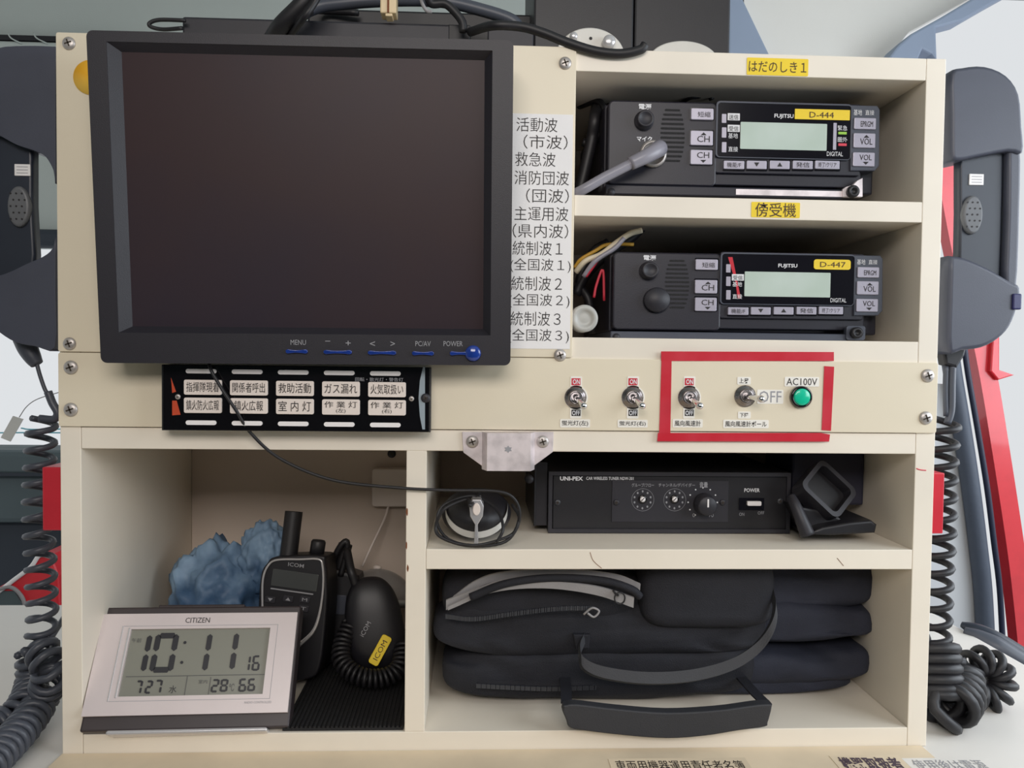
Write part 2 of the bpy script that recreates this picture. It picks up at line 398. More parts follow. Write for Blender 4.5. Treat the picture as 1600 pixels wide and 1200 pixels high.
# right door opening: pale lower panel, rubber seal, red body edge
YD = 0.62
b = B(); b.pprism(W0, [(1400, 600), (1478, 600), (1500, 700), (1515, 800), (1525, 900), (1530, 1010), (1400, 1010)], YD+.01, YD+.04, palep, .003); struct('wall_right', b)
b = B()
lp = [(1462, 480), (1469, 567), (1485, 668), (1498, 760), (1509, 847), (1516, 920), (1521, 1010)]
rp = [(1494, 480), (1503, 567), (1520, 668), (1535, 760), (1546, 847), (1555, 920), (1560, 1010)]
b.tube([W0.L((l[0]+r[0])/2, l[1], YD) for l, r in zip(lp, rp)], .013, sealm, n=14)
struct('trim_4', b)
b = B(); b.tube([W0.L(r[0]+7, r[1], YD-.004) for r in rp], .0042, seald, n=10); struct('trim_5', b)
b = B()
cl = [(1452, 150), (1466, 240), (1482, 330), (1500, 420), (1532, 560), (1556, 700), (1579, 850), (1590, 940), (1600, 1040)]
b.ribbon([W0.L(x, y, YD+.05) for x, y in cl], (.0145, 0, 0), (0, .012, 0), redc)
b.pprism(W0, [(1552, 520), (1562, 522), (1562, 578), (1586, 586), (1560, 594), (1548, 580)], YD+.03, YD+.05, redc, .002)
struct('door_1', b)
# dark armrest by the table edge
fr = Fr(P(1550, 1010, .22)); t = thing('armrest', fr, 'dark grey padded armrest beside the right table edge', 'armrest')
b = B(); pts = [fr.L(1507, 986, 0.02), fr.L(1530, 996, .01), fr.L(1560, 1013, 0), fr.L(1600, 1038, -.01), fr.L(1650, 1068, -.02)]
b.tube(pts, lambda u: .0045+.006*min(1, u*2.2), gcord, n=14); b.build('pad', t)
b = B(); b.tube([p+Vector((.004, .012, .003)) for p in pts], lambda u: .003+.008*math.sin(min(1, u*1.6)*1.57), handd, n=12); b.build('base', t)

# left background: red jacket-like bag and tag
fr = Fr(P(60, 945, .55)); t = thing('red_holdall', fr, 'red bag with white piping standing beyond the left table edge', 'bag')
def pl(u, v): return fr.L(u, v, 0)
b = B(); b.pprism(fr, [(-60, 990), (-60, 955), (-15, 925), (20, 905), (45, 885), (60, 868), (78, 868), (90, 900), (95, 990)], 0, .12, redc, .004); b.build('body', t)
b = B(); b.tube([fr.L(-60, 960, -.002), fr.L(-10, 930, -.004), fr.L(22, 906, -.004), fr.L(48, 886, -.004), fr.L(62, 868, -.002), fr.L(80, 870, -.002)], .003, paper); b.build('piping', t)
b = B(); q = fr.L(14, 950, 0); b.tube([fr.L(-20, 960, -.004), fr.L(-12, 930, -.005), fr.L(14, 917, -.006), fr.L(34, 932, -.005), fr.L(42, 960, -.004)], .0026, tape)
b.pprism(fr, [(-16, 985), (-12, 940), (4, 924), (22, 924), (34, 942), (38, 985)], -.003, .002, dash); b.build('side_pocket', t)
fr = Fr(P(20, 670, .5)); t = thing('paper_tag', fr, 'pale blank tag hanging on a thread in left window', 'tag')
b = B(); b.pprism(fr, [(20, 650), (36, 655), (16, 690), (1, 684)], 0, .0015, mat('pale_tag', (200, 200, 196), .6)); b.build('card', t)
b = B(); b.tube([fr.L(30, 652, 0), fr.L(42, 635, 0), (fr.L(60, 623, 0)), fr.L(96, 612, 0)], .0006, tape); b.build('thread', t)
fr = Fr(P(60, 673, .8))
b = B(); b.tube([fr.L(-100, 678, 0), fr.L(30, 676, 0), fr.L(200, 677, 0)], .0012, teal); b.tube([fr.L(33, 669, 0), fr.L(60, 671, 0), fr.L(200, 668, 0)], .0012, teal)
tag(b.build('window_wire', None, fr), 'thin pale teal lines crossing the bright left window', 'wire')

# ================================================================== RACK
fr = Fr((0, 0, ZG)); F = lambda z: z-ZG
t = rack = thing('equipment_rack', fr, 'cream laminated rack holding monitor, radios, tuner, clock and bag', 'rack')
e = 0.0006
def rb(name, *a, m=cream, bev=.0005):
    b = B(); b.box(a[0], a[1], a[2], a[3], F(a[4]), F(a[5]), m, bev); return b.build(name, t)
rb('side_panel', XL, XLI-.0002, 0, DEP, ZG, ZT); rb('side_panel', XRI+.0002, XR, 0, DEP, ZG, ZT)
rb('top_board', XLI, XRI, 0, DEP, Z1, ZT-.0001)
rb('shelf', .0666, XRI, 0, DEP-.004, Z3, Z2)
rb('shelf', XLI, XRI, 0, DEP-.004, -.012, Z4); rb('shelf', XLI, XRI, 0, DEP-.004, ZB, ZP1-.0003)
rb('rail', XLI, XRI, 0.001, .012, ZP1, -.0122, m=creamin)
rb('shelf', XD1+.0001, XRI, 0, DEP-.004, ZM1, ZM0)
rb('divider', XD0, XD1, 0, DEP-.004, ZF, ZB)
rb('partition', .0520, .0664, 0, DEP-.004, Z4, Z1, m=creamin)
rb('bottom_board', XLI, XRI, 0, DEP, ZG, ZF)
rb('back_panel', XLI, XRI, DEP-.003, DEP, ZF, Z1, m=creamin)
# scratches and chips on the front edges, as surface marks
for pts in ([(922, 863), (927, 876), (940, 888)], [(1308, 872), (1318, 884)]):
    b = B(); b.tube([W0.L(x, y, -.0001)-Vector((0, 0, ZG)) for x, y in pts], .0002, brown, n=5); b.build('scratch_mark', t)
for px, py in ((635, 852), (637, 888), (636, 800)):
    b = B(); q = W0.L(px, py, 0); b.prism([(q.x+.0007*math.cos(a)*random.uniform(.6, 1.2), F(q.z)+.0030*math.sin(a)*random.uniform(.7, 1.1)) for a in [k*math.pi/5 for k in range(10)]], -.0001, .0003, brown); b.build('paint_chip', t)
b = B(); b.tube([W0.L(1432, 732, -.0002)-Vector((0, 0, ZG)), W0.L(1438, 734, -.0002)-Vector((0, 0, ZG)), W0.L(1447, 735, -.0002)-Vector((0, 0, ZG))], .0004, redled, n=5); tag(b.build('pen_mark', t), 'red pen mark')

# monitor mounting panel
fr = Fr((0, -.0001, .1)); t = thing('face_panel', fr, 'cream painted steel blanking panel behind the monitor', 'panel')
b = B(); b.prism(rrect(XL, .0664, ZP0+.0003-.1, ZT-.1, .0016), -.002, 0, creamp, .0004); b.build('plate', t)
for px, py in ((108, 68), (883, 99), (109, 537), (875, 555)): pscrew(fr, px, py, -.002, .0044, t)
# switch panel
fr = Fr((0, -.0001, -.025)); t = thing('control_board', fr, 'long cream switch panel with four toggles and green lamp', 'panel')
b = B(); b.prism(rrect(XL, .3305, ZP1+.025+.0002, ZP0+.025-.0003, .0016), -.002, 0, creamp, .0004); b.build('plate', t)
for px, py in ((111, 574), (111, 640), (1449, 587), (1446, 653)): pscrew(fr, px, py, -.002, .0048, t)
yt = -.0023
def tagl(px0, py0, px1, py1, s, rr=.0008, m=ink, tm=None, inset=(3, 2), bold=0.01, name='caption_label'):
    b = B(); b.prr(fr, px0, py0, px1, py1, yt, -.0019, rr, tm or tagw); b.ptext(fr, s, px0+inset[0], py0+inset[1], px1-inset[0], py1-inset[1], yt-.00012, m, bold=bold); return b.build(name, t)
for i, (px, py) in enumerate(((900, 621), (989, 621), (1077, 621))):
    b = B(); b.prr(fr, px-9, 588, px+9, 654, yt, -.0019, .0008, tagw); c = fr.L(px, py, yt)
    b.prism(ell(c.x, c.z, .0084, .0084), yt, -.0019, tagw)
    b.prr(fr, px-7, 591, px+7, 602, yt-.0001, yt+.0001, .0002, redt); b.prr(fr, px-7, 640, px+7, 650, yt-.0001, yt+.0001, .0002, ink)
    b.ptext(fr, 'ON', px-5, 592.5, px+6, 600.5, yt-.0002, wtext, bold=.02); b.ptext(fr, 'OFF', px-6, 641.5, px+6, 649, yt-.0002, wtext, bold=.02)
    b.build('position_label', t)
tagl(875, 655, 922, 668, '蛍光灯(左)'); tagl(965, 656, 1012, 668, '蛍光灯(右)'); tagl(1051, 655, 1098, 668, '風向風速計'); tagl(1130, 656, 1201, 669, '風向風速計ポール')
tagl(1152, 589, 1173, 601, '上昇'); tagl(1153, 643, 1173, 654, '下降'); tagl(1183, 609, 1224, 631, 'OFF', m=gtext, bold=0); tagl(1226, 589, 1280, 604, 'AC100V', bold=0)
def toggle(px, py, dx, dz):
    c = fr.L(px, py, -.002); g = B()
    g.lathe((c.x, -.002, c.z), [(.0078, 0), (.0078, .0006), (.0066, .0010), (.0064, .0014), (.0055, .0016), (.0052, .0034), (.0040, .0040), (.0036, .0032), (.0001, .0030)], nickel, n=24)
    o = g.build('toggle_switch', t)
    g = B(); p0 = Vector((c.x, -.004, c.z)); p1 = p0+Vector((dx*.5, -.006, dz*.5)); p2 = p0+Vector((dx, -.0125, dz))
    g.tube([p0, p1, p2], lambda u: .0013+.0011*u, chrome, n=12, smoothn=5)
    g.pillow(p2, .0026, .0026, .0026, chrome, 1, 1, 16, 10); l = g.build('lever', o); return o
toggle(899, 621, .004, -.005); toggle(988, 621, .004, -.005); toggle(1076, 621, .004, -.005); toggle(1164, 619, .0065, -.0012)
c = fr.L(1250, 620, -.002); b = B(); b.lathe((c.x, -.002, c.z), [(.0078, 0), (.0078, .003), (.0064, .0042), (.0063, .003)], blkg); lamp = b.build('indicator_lamp', t)
b = B(); b.lathe((c.x, -.0045, c.z), [(.0062, 0), (.0060, .0014), (.0048, .0019), (.0002, .0021)], green); tag(b.build('lens', lamp), 'green lens')

# red tape
for nm, pts, lab in (('tape', [(1033, 549), (1303, 550), (1303, 564), (1033, 564)], 'red tape strip along the top of the boxed switch area'),
    ('tape', [(1033.5, 564), (1049.5, 564), (1047.5, 677), (1030, 677)], 'red tape strip left of the third toggle switch'),
    ('tape', [(1028, 676.5), (1283, 676.5), (1297, 679), (1295.5, 690), (1027, 689.5)], 'red tape strip under the boxed switch area'),
    ('tape', [(1288, 572), (1303.5, 573), (1298.5, 673), (1284, 672)], 'red tape strip right of the green lamp')):
    fr = Fr(P(sum(p[0] for p in pts)/len(pts), sum(p[1] for p in pts)/len(pts), -.0026)); b = B(); b.pprism(fr, pts, 0, .0003, redt)
    tag(b.build(nm, None, fr), lab, 'tape', 'red tape frame around the switches')
# stickers
def sticker(px0, py0, px1, py1, s, label, y=-.0003, m=yellow, inset=(3, 3)):
    fr = Fr(P((px0+px1)/2, (py0+py1)/2, y)); b = B(); b.prr(fr, px0, py0, px1, py1, 0, .0002, .0008, m)
    b.ptext(fr, s, px0+inset[0], py0+inset[1], px1-inset[0], py1-inset[1], -.00012, mat('brown_ink', (70, 50, 20), .6), bold=.004)
    return tag(b.build('name_sticker', None, fr), label, 'sticker')
sticker(1167, 91, 1263, 118, 'はだのしき１', 'yellow sticker reading はだのしき1 on the rack top edge', inset=(3, 5))
sticker(1174, 316, 1250, 340, '傍受機', 'yellow sticker reading 傍受機 on the shelf between radios', inset=(6, 1))
fr = Fr(P(142, 121, -.0024)); b = B(); b.lathe((0, 0, 0), [(.0117, 0), (.0117, .0002)], orange, n=40)
tag(b.build('round_sticker', None, fr), 'round orange yellow sticker half hidden behind the monitor', 'sticker')
# channel list sheet
fr = Fr(P(850, 360, -.0024)); b = B(); a, c, d, f_ = fr.rect(788, 178, 893, 545, 0); b.prism(rrect(a, c, d, f_, .0003), 0, .0002, paper)
for y, x0, x1, s in ((195, 807, 871, '活動波'), (222, 818, 887, '（市波）'), (249, 805, 868, '救急波'), (278, 804, 889, '消防団波'), (306, 822, 889, '（団波）'), (334, 804, 888, '主運用波'),
    (361, 801, 888, '（県内波）'), (388, 801, 879, '統制波１'), (415, 797, 892, '(全国波１)'), (443, 799, 878, '統制波２'), (470, 795, 890, '(全国波２)'), (498, 798, 876, '統制波３'), (525, 794, 889, '(全国波３)')):
    b.ptext(fr, s, x0, y-11, x1, y+11, -.00012, ink, bold=-.006)
tag(b.build('channel_list_sheet', None, fr), 'white paper channel list printed in black beside the monitor', 'paper sheet')

# ================================================================== MONITOR
yb_, yt_ = -.032, -.047
TL, TR, BR, BL = P(135, 48, yt_), P(803, 62, yt_), P(797, 572, yb_), P(157, 566, yb_)
u = ((TR-TL)+(BR-BL)).normalized(); v = ((TL-BL)+(TR-BR)); v = (v-u*v.dot(u)).normalized(); n = u.cross(v)   # toward viewer is -n? fixed below
Rm = Matrix((u, (-n) if (-n).y > 0 else n, v)).transposed()
fr = Fr((TL+TR+BR+BL)/4, Rm); W = ((TR-TL).length+(BR-BL).length)/4; H = ((TL-BL).length+(TR-BR).length)/4
t = thing('monitor', fr, 'black flat monitor with switched off screen on the rack front', 'monitor')
b = B()
sx0, sx1, sz0, sz1 = fr.rect(199, 88, 756, 512, .006)
ox0, ox1, oz0, oz1 = -W, W, -H, H
ix0, ix1, iz0, iz1 = fr.rect(176, 72, 768, 522, 0)
b.ring(rrect(ox0, ox1, oz0, oz1, .004), rrect(ix0, ix1, iz0, iz1, .0005), 0, .022, bezel)
po, pi = [(ix0, iz0), (ix1, iz0), (ix1, iz1), (ix0, iz1)], [(sx0, sz0), (sx1, sz0), (sx1, sz1), (sx0, sz1)]
b.raw([(x, .0004, z) for x, z in po]+[(x, .006, z) for x, z in pi], [[i, (i+1) % 4, 4+(i+1) % 4, 4+i] for i in range(4)], bezel)
for s, x0, x1, yy in (('MENU', 454, 478, 535), ('-', 508, 516, 536), ('+', 540, 548, 536), ('<', 578, 586, 537), ('>', 610, 617, 537), ('PC/AV', 649, 673, 537), ('POWER', 693, 723, 537)):
    b.ptext(fr, s, x0, yy-(4 if len(s) > 1 else 3.5), x1, yy+(4 if len(s) > 1 else 3.5) if s != '-' else yy-2.5, -.0002, gtext)
b.build('bezel', t)
b = B(); b.box(sx0-.002, sx1+.002, .006, .009, sz0-.002, sz1+.002, lcdoff); b.build('screen', t)
b = B(); b.box(ox0+.006, ox1-.006, .0092, .026, oz0+.006, oz1-.006, blk, .004); b.build('rear_cover', t)
b = B(); b.lathe((0, .026, 0), [(.03, 0), (.03, -.0035)], blk); b.build('mount_plate', t)
for x0, x1, y in ((447, 481, 549), (506, 550, 550), (575, 619, 551), (644, 678, 552), (703, 735, 552)):
    a, c, d, f_ = fr.rect(x0, y-4, x1, y+4, 0); g = B(); mz = (d+f_)/2; rz = (f_-d)/2; pts = []
    for k in range(13): xx = a+(c-a)*k/12; pts.append((xx, mz+rz*(1-.45*math.sin(math.pi*k/12))*(math.sin(math.pi*min(1, max(.06, min(k/12*6, (1-k/12)*6)/2)))**.5 if k in (0, 12) else 1)))
    poly = pts+[(x, 2*mz-z) for x, z in reversed(pts)]
    g.prism(poly, -.0016, .001, blue, .0004, True); g.build('button', t)
c = fr.L(739, 552, 0); g = B(); g.lathe((c.x, 0, c.z), [(.0054, -.001), (.0052, .0014), (.004, .0024), (.0002, .0030)], blue); g.build('power_button', t)

# ================================================================== KEY BOX
fr = Fr(P(462, 675, -.016)); t = thing('switch_box', fr, 'glossy black switch box with ten white keys under the monitor', 'switch box')
b = B(); a, c, d, f_ = fr.rect(254, 572, 671, 674, 0); b.prism(rrect(a, c, d, f_, .0008), .0, .0135, blkg, .0004)
b.box(a-.0022, c+.0006, .004, .0132, d-.0004, f_, blk, .0004)
b.pprism(fr, [(267, 590), (275, 612), (269, 614), (268, 600)], -.0002, .0002, mat('orange_red_reflection', (190, 70, 40), .4)); b.pprism(fr, [(269, 626), (276, 626), (282, 648), (269, 649)], -.0002, .0002, MATS['orange_red_reflection'])  # red reflections in the gloss case, painted on as small patches
b.ptext(fr, '回転・散光灯・警告灯', 555, 590, 630, 596, -.0002, gtext)
b.build('case', t)
top = ['指揮隊現着', '関係者呼出', '救助活動', 'ガス漏れ', '火気取扱い']; bot = ['鎮火防火広報', '鎮火広報', '室 内 灯', '作 業 灯', '作 業 灯']
for i in range(5):
    x0 = 287+72*i; x1 = x0+59; dy = i*.9
    for r_, (ya, yc, s) in enumerate(((593.5, 617, top[i]), (621.5, 645.5, bot[i]))):
        g = B(); g.prr(fr, x0, ya+dy, x1, yc+dy, -.0016, 0, .0012, keyw, .0003)
        lf = i >= 3 and r_; ins = 4 if i != 1 or r_ == 0 else 7
        g.ptext(fr, s, x0+ins, ya+dy+(3.5 if not lf else 3), x1-ins, yc+dy-(4.5 if not lf else 11), -.0018, ink)
        if lf: g.ptext(fr, '(左)' if i == 3 else '(右)', x0+22, yc+dy-10, x1-22, yc+dy-2.5, -.0018, ink)
        g.build('key', t)
    for yy in (580+dy, 660.5+dy):
        g = B(); g.prr(fr, x0+3, yy-3.5, x0+51, yy+3.5, -.0006, 0, .0016, slotw, .0002); g.build('indicator_slot', t)
g = B(); pts = [(661, 573), (664, 573), (664, 671), (660, 671), (656, 650), (654, 622), (656, 595)]; g.pprism(fr, pts, -.0004, 0, mat('pale_grey_highlight', (150, 162, 170), .25)); g.build('end_highlight', t)  # painted highlight: pale curve along the glossy right end
pscrew(fr, 665, 622, -.0004, .0032, t, blk2); pscrew(fr, 643, 623, 0, .0018, t); pscrew(fr, 278, 620, 0, .0018, t)

# chrome catch bracket
fr = Fr(P(793, 735, -.0005)); t = thing('catch_bracket', fr, 'shiny bent steel catch bracket screwed under switch panel', 'bracket')
b = B(); b.pprism(fr, [(722, 675), (865, 675), (864, 706), (830, 731), (760, 733), (724, 707)], -.0015, 0, brush, .0002); b.build('plate', t)
b = B(); a, c, d, f_ = fr.rect(761, 677, 829, 736, -.010); e_ = .0035
b.raw([(a-e_, -.0015, d), (a, -.010, d), (c, -.010, d), (c+e_, -.0015, d), (a-e_, -.0015, f_), (a, -.010, f_), (c, -.010, f_), (c+e_, -.0015, f_)],
      [[0, 1, 5, 4], [1, 2, 6, 5], [2, 3, 7, 6], [4, 5, 6, 7], [3, 2, 1, 0]], brush)
g_ = fr.L(794, 702, -.0101); b.prism([(g_.x+.0030*math.cos(k*.524)*(1 if k % 2 else .6), g_.z+.0026*math.sin(k*.524)*(1 if k % 2 else .6)) for k in range(12)], -.0102, -.0100, gtext)
b.build('hat_section', t)
for px in (738, 848): pscrew(fr, px, 690, -.0015, .0044, t)

# ================================================================== RADIOS
YR = .022
rf = Fr(P(1160, 306, YR))
def radio(O, label, upper):
    fr = rf; t = thing('mobile_radio', Fr(O), label, 'radio', 'mobile radios in the upper right bays')
    # chassis
    b = B(); a, c, d, f_ = fr.rect(946, 160, 1372, 272, .004)
    b.box(a, c, .010, .150, d-.0120, f_-.002, rad, .0015); b.build('chassis', t)
    b = B(); b.prr(fr, 950, 158, 1120, 290, .0, .010, .004, rad, .0012); b.prr(fr, 1118, 160, 1345, 273, .0005, .010, .002, rad, .0008)
    for k in range(12):
        yy = 172+k*7.2; wdt = 19*math.sqrt(max(.12, 1-((k-5.5)/7.0)**2)); b.prr(fr, 1051-wdt, yy-1.6, 1051+wdt, yy+1.6, -.00025, .0002, .0006, matm)
    b.ptext(fr, '電源', 998, 162, 1018, 171, -.0002, wtext, bold=.03)
    if upper: b.ptext(fr, 'マイク', 995, 213, 1019, 221, -.0002, wtext, bold=.03)
    b.prr(fr, 950, 262, 1345, 290, .003, .012, .001, rad, .0008)
    b.build('front_panel', t)
    b = B(); c_ = fr.L(1006, 189, 0); b.lathe((c_.x, 0, c_.z), [(.0072, 0), (.0072, .0008), (.0062, .001), (.0062, .006), (.0052, .0072), (.0045, .0064), (.0002, .0062)], blk2); b.build('power_knob', t)
    c_ = fr.L(1020, 241, 0); b = B()
    if upper: b.lathe((c_.x, 0, c_.z), [(.0100, 0), (.0100, .0015), (.0088, .003), (.0078, .003), (.0078, .0012), (.0002, .0012)], steel); b.build('microphone_socket', t)
    else: b.lathe((c_.x-.001, 0, c_.z+.001), [(.0098, 0), (.0098, .003), (.009, .0045), (.0002, .0050)], blk2); b.build('socket_cap', t)
    def button(x0, y0, x1, y1, s=None, arrow=0, name='button', tx=None):
        g = B(); g.prr(fr, x0-1.5, y0-1.5, x1+1.5, y1+1.5, -.0002, .0005, .0009, radk); g.prr(fr, x0, y0, x1, y1, -.0022, 0, .0008, btn, .0004)
        if s:
            k = (y1-y0); ya, yc = (y0+k*.3, y1-k*.22) if not arrow else ((y0+k*.36, y1-k*.22) if arrow > 0 else (y0+k*.16, y0+k*.56))
            g.ptext(fr, s, x0+(x1-x0)*.3, ya, x1-(x1-x0)*.14, yc, -.0024, ink)
        if arrow:
            cx = (x0+x1)/2+3; cy = y0+5 if arrow > 0 else y1-5
            g.pprism(fr, [(cx-4.5, cy+2.2*arrow), (cx+4.5, cy+2.2*arrow), (cx, cy-2.2*arrow)], -.0024, -.0022, ink)
        g.build(name, t)
    button(1080, 169, 1115, 187, '短縮'); button(1079, 204, 1114, 227, 'CH', 1); button(1079, 234, 1113, 257, 'CH', -1)
    # right cluster
    b = B(); b.pprism(fr, [(1330, 164), (1371, 165), (1375, 171), (1374, 259), (1367, 267), (1329, 267)], -.001, .010, rad2, .0006)
    b.ptext(fr, '基地', 1334, 171, 1347, 180, -.0012, wtext); b.ptext(fr, '直接', 1352, 172, 1366, 180, -.0012, wtext); b.build('side_trim', t)
    button(1335, 184, 1369, 202, 'EPRGM'); button(1334, 208, 1368, 231, 'VOL', 1); button(1333, 238, 1367, 260, 'VOL', -1)
    # display
    b = B(); a, c, d, f_ = fr.rect(1121, 163, 1329, 247, -.001); b.ring(rrect(a-.0012, c+.0004, d-.0006, f_+.0012, .003), rrect(a, c, d, f_, .0022), -.0014, .002, rad2)
    b.prr(fr, 1121, 163, 1329, 247, -.001, .002, .0022, radk)
    for y0, y1 in ((178, 192), (199, 215), (222, 238)): b.prr(fr, 1128, y0, 1135, y1, -.0013, -.001, .0004, btn)
    if upper: b.prr(fr, 1137, 177, 1156, 188, -.0012, -.001, .0003, wtext); b.ptext(fr, '送信', 1139, 179, 1154, 187, -.0014, ink)
    b.prr(fr, 1137, 195, 1156, 206, -.0012, -.001, .0003, wtext); b.ptext(fr, '受信', 1139, 197, 1154, 205, -.0014, ink)
    b.ptext(fr, '基地', 1138, 208, 1153, 216, -.0012, wtext); b.ptext(fr, '直接', 1138, 229, 1153, 237, -.0012, wtext)
    b.ptext(fr, 'FUJITSU', 1210, 178, 1240, 186, -.0012, wtext, bold=.02); b.ptext(fr, 'DIGITAL', 1292, 237, 1317, 244, -.0012, wtext)
    if not upper: b.pprism(fr, [(1131, 166), (1138, 166), (1151, 236), (1146, 236), (1143, 210)], -.0011, -.001, redt)
    if upper:
        b.ptext(fr, '緊急', 1309, 196, 1324, 204, -.0012, wtext); b.prr(fr, 1310, 206, 1323, 210, -.0012, -.001, .0002, greenled)
        b.ptext(fr, '圏外', 1309, 214, 1324, 222, -.0012, wtext); b.prr(fr, 1310, 224, 1323, 228, -.0012, -.001, .0002, redled)
        b.prr(fr, 1302, 192, 1307, 234, -.0012, -.001, .0002, btn)
    dsp = b.build('display_window', t)
    b = B(); b.prr(fr, 1157, 192, 1292, 234, -.0016, -.0009, .0006, lcd); b.build('liquid_crystal', dsp)
    xs = [(1131, 1163), (1167, 1198), (1203, 1234), (1239, 1270), (1274, 1312)]
    for i, (x0, x1) in enumerate(xs):
        g = B(); g.prr(fr, x0-1, 250, x1+1, 267, -.0002, .0006, .0005, radk); g.prr(fr, x0, 251, x1, 264, -.0018, .0005, .0005, btn, .0003)
        if i in (1, 2):
            k = 1 if i == 2 else -1; cx = (x0+x1)/2; g.pprism(fr, [(cx-4, 257+3.2*k), (cx+4, 257+3.2*k), (cx, 257-3.2*k)], -.002, -.0018, ink)
        else: g.ptext(fr, {0: '機能/F', 3: '発信', 4: '終了/クリア'}[i], x0+5, 253.5, x1-5, 261.5, -.002, ink)
        g.build('button', t)
    if upper:
        b = B(); b.prr(fr, 1242, 171, 1328, 187, -.0018, -.0014, .0004, yellow); b.ptext(fr, 'D-444', 1265, 175, 1303, 184, -.0020, mat('brown_ink', (70, 50, 20), .6))
    else:
        b = B(); b.prr(fr, 1266, 171, 1324, 188, -.0018, -.0014, .002, yellow); b.ptext(fr, 'D-447', 1276, 175, 1316, 184, -.0020, mat('brown_ink', (70, 50, 20), .6))
    tag(b.build('number_sticker', t), 'yellow number sticker')
    # mounting bracket
    b = B(); a, c, d, f_ = fr.rect(946, 292 if upper else 294, 1318, 307, -.002)
    zb = -.0002 if 0 else d
    b.box(a, c, -.002, .130, d, f_, rad if upper else rad2, .0008)
    if upper: b.pbox(fr, 1150, 297, 1318, 306, -.0024, -.001, brush)
    br = b.build('mounting_bracket', t)
    b = B()
    if upper: b.pprism(fr, [(1317, 307.5), (1317, 296), (1322, 292), (1333, 289), (1340, 282), (1348, 278), (1348, 307.5)], -.004, .0, brush, .0002)
    else: b.prr(fr, 1317, 283, 1347, 307.5, -.004, 0, .002, rad2, .0003)
    b.build('bracket_ear', br)
    c_ = fr.L(1331, 300 if upper else 295, -.004); b = B(); b.lathe((c_.x, -.004, c_.z), [(.0045, 0), (.0045, .003), (.0035, .004), (.0022, .004), (.002, .002), (.0002, .002)], blk, n=6 if 0 else 20); b.build('bolt', br)
    c_ = fr.L(955, 300, -.002); b = B(); b.lathe((c_.x, -.002, c_.z), [(.0028, 0), (.0028, .0008), (.0002, .001)], blk2); b.build('bolt', br)
    return t
radio(rf.O, 'upper dark mobile radio with D-444 sticker and grey microphone plug', True)
d_ = P(1230, 442, YR)-P(1224, 211.5, YR)
O2 = Vector((rf.O.x+d_.x, YR, Z4+.0004+(rf.O.z-P(1160, 307, YR).z))); t = radio(O2, 'lower dark mobile radio with capped socket below 傍受機 sticker', False)

t.scale.z = (P(1230, 398, YR).z-O2.z)/(P(1224, 163, YR).z-rf.O.z)
# microphone cord on upper radio
fr = Fr(P(1022, 238, .018)); t = thing('microphone_cord', fr, 'thick grey cord plugged into the upper radio socket', 'cord')
b = B(); b.tube([fr.L(1026, 235, -.006), fr.L(1012, 243, -.012), fr.L(990, 254, -.014), fr.L(945, 277, -.015), fr.L(910, 297, -.015), fr.L(893, 304, -.006), fr.L(872, 310, .03)], .0036, greyc, n=14); b.build('cable', t)
b = B(); b.tube([fr.L(1030, 232, -.001), fr.L(1024, 236, -.010), fr.L(1008, 245, -.014), fr.L(985, 256, -.0146)], lambda u: .0062-.0016*u, greyc, n=16); b.build('plug', t)

def cable(name, pts, r, m, label, cat='cable', group=None, n=10, parent=None, ribbon=None):
    O = Vector(pts[0]); b = B(); b.tube([Vector(p)-O for p in pts], r, m, n=n)
    o = b.build(name, parent); o.location = O; return tag(o, label, cat, group) if parent is None else o
pc = lambda L_, y: [P(a, c_, y if len(q) == 2 else q[2]) for q in L_ for a, c_ in [q[:2]]]
cable('cable', pc([(935, 150, .10), (930, 180), (925, 215), (915, 260), (905, 300)], .05), .0045, rub, 'thick black cable hanging at left of the upper radio')
cable('cable', pc([(955, 158, .08), (950, 190), (955, 215), (948, 250), (940, 300)], .04), .003, rub, 'thinner black cable close beside the upper radio')
cable('cable', pc([(905, 165, .08), (935, 158), (945, 190), (925, 225), (910, 222)], .06), .003, rub, 'black looped cable in upper bay left corner')
cable('wire_harness', pc([(1065, 160, .06), (1078, 152), (1092, 150), (1108, 146), (1112, 156)], .05), .002, rub, 'small black wire tail above the upper radio')
cable('wire', pc([(900, 425, .04), (915, 408), (940, 397), (965, 378), (985, 365), (1003, 360)], .035), .0022, wirew, 'cream wire rising left of the lower radio')
cable('wire', pc([(898, 418, .045), (908, 405), (930, 392), (950, 382), (990, 382)], .05), .0014, wirey, 'yellow wire behind the cream wire at lower radio')
cable('wire', pc([(912, 432, .035), (930, 408), (960, 388), (975, 372)], .03), .0018, greyc, 'grey wire crossing the cream one at lower radio')
cable('wire', pc([(915, 432, .035), (925, 418), (935, 404)], .032), .0015, wirer, 'short red wire left of the lower radio top')
cable('wire', pc([(928, 465, .03), (932, 445), (942, 422), (944, 470)], .03), .001, wirer, 'thin red wires looping beside the lower radio')
cable('cable', pc([(900, 460, .06), (915, 430), (945, 400), (985, 372), (1005, 352), (1008, 345)], .06), .004, rub, 'thick black cable arching over the lower radio left end')
cable('cable', pc([(925, 520, .05), (920, 470), (905, 440), (925, 395), (950, 378)], .06), .0032, rub, 'black cable loop standing behind the round plug')
cable('cable', pc([(1030, 354, .1), (1100, 353), (1200, 355), (1230, 352)], .1), .0022, rub, 'black cable run under the middle shelf')
fr = Fr(P(912, 498, .012)); b = B(); b.lathe((0, 0, 0), [(.0098, -.012), (.0098, .004), (.0088, .0055), (.0060, .0050), (.0055, .0040), (.003, .0042), (.0002, .0045)], frost, n=36)
tag(b.build('round_plug', None, fr), 'round translucent white plug left of the lower radio', 'plug')

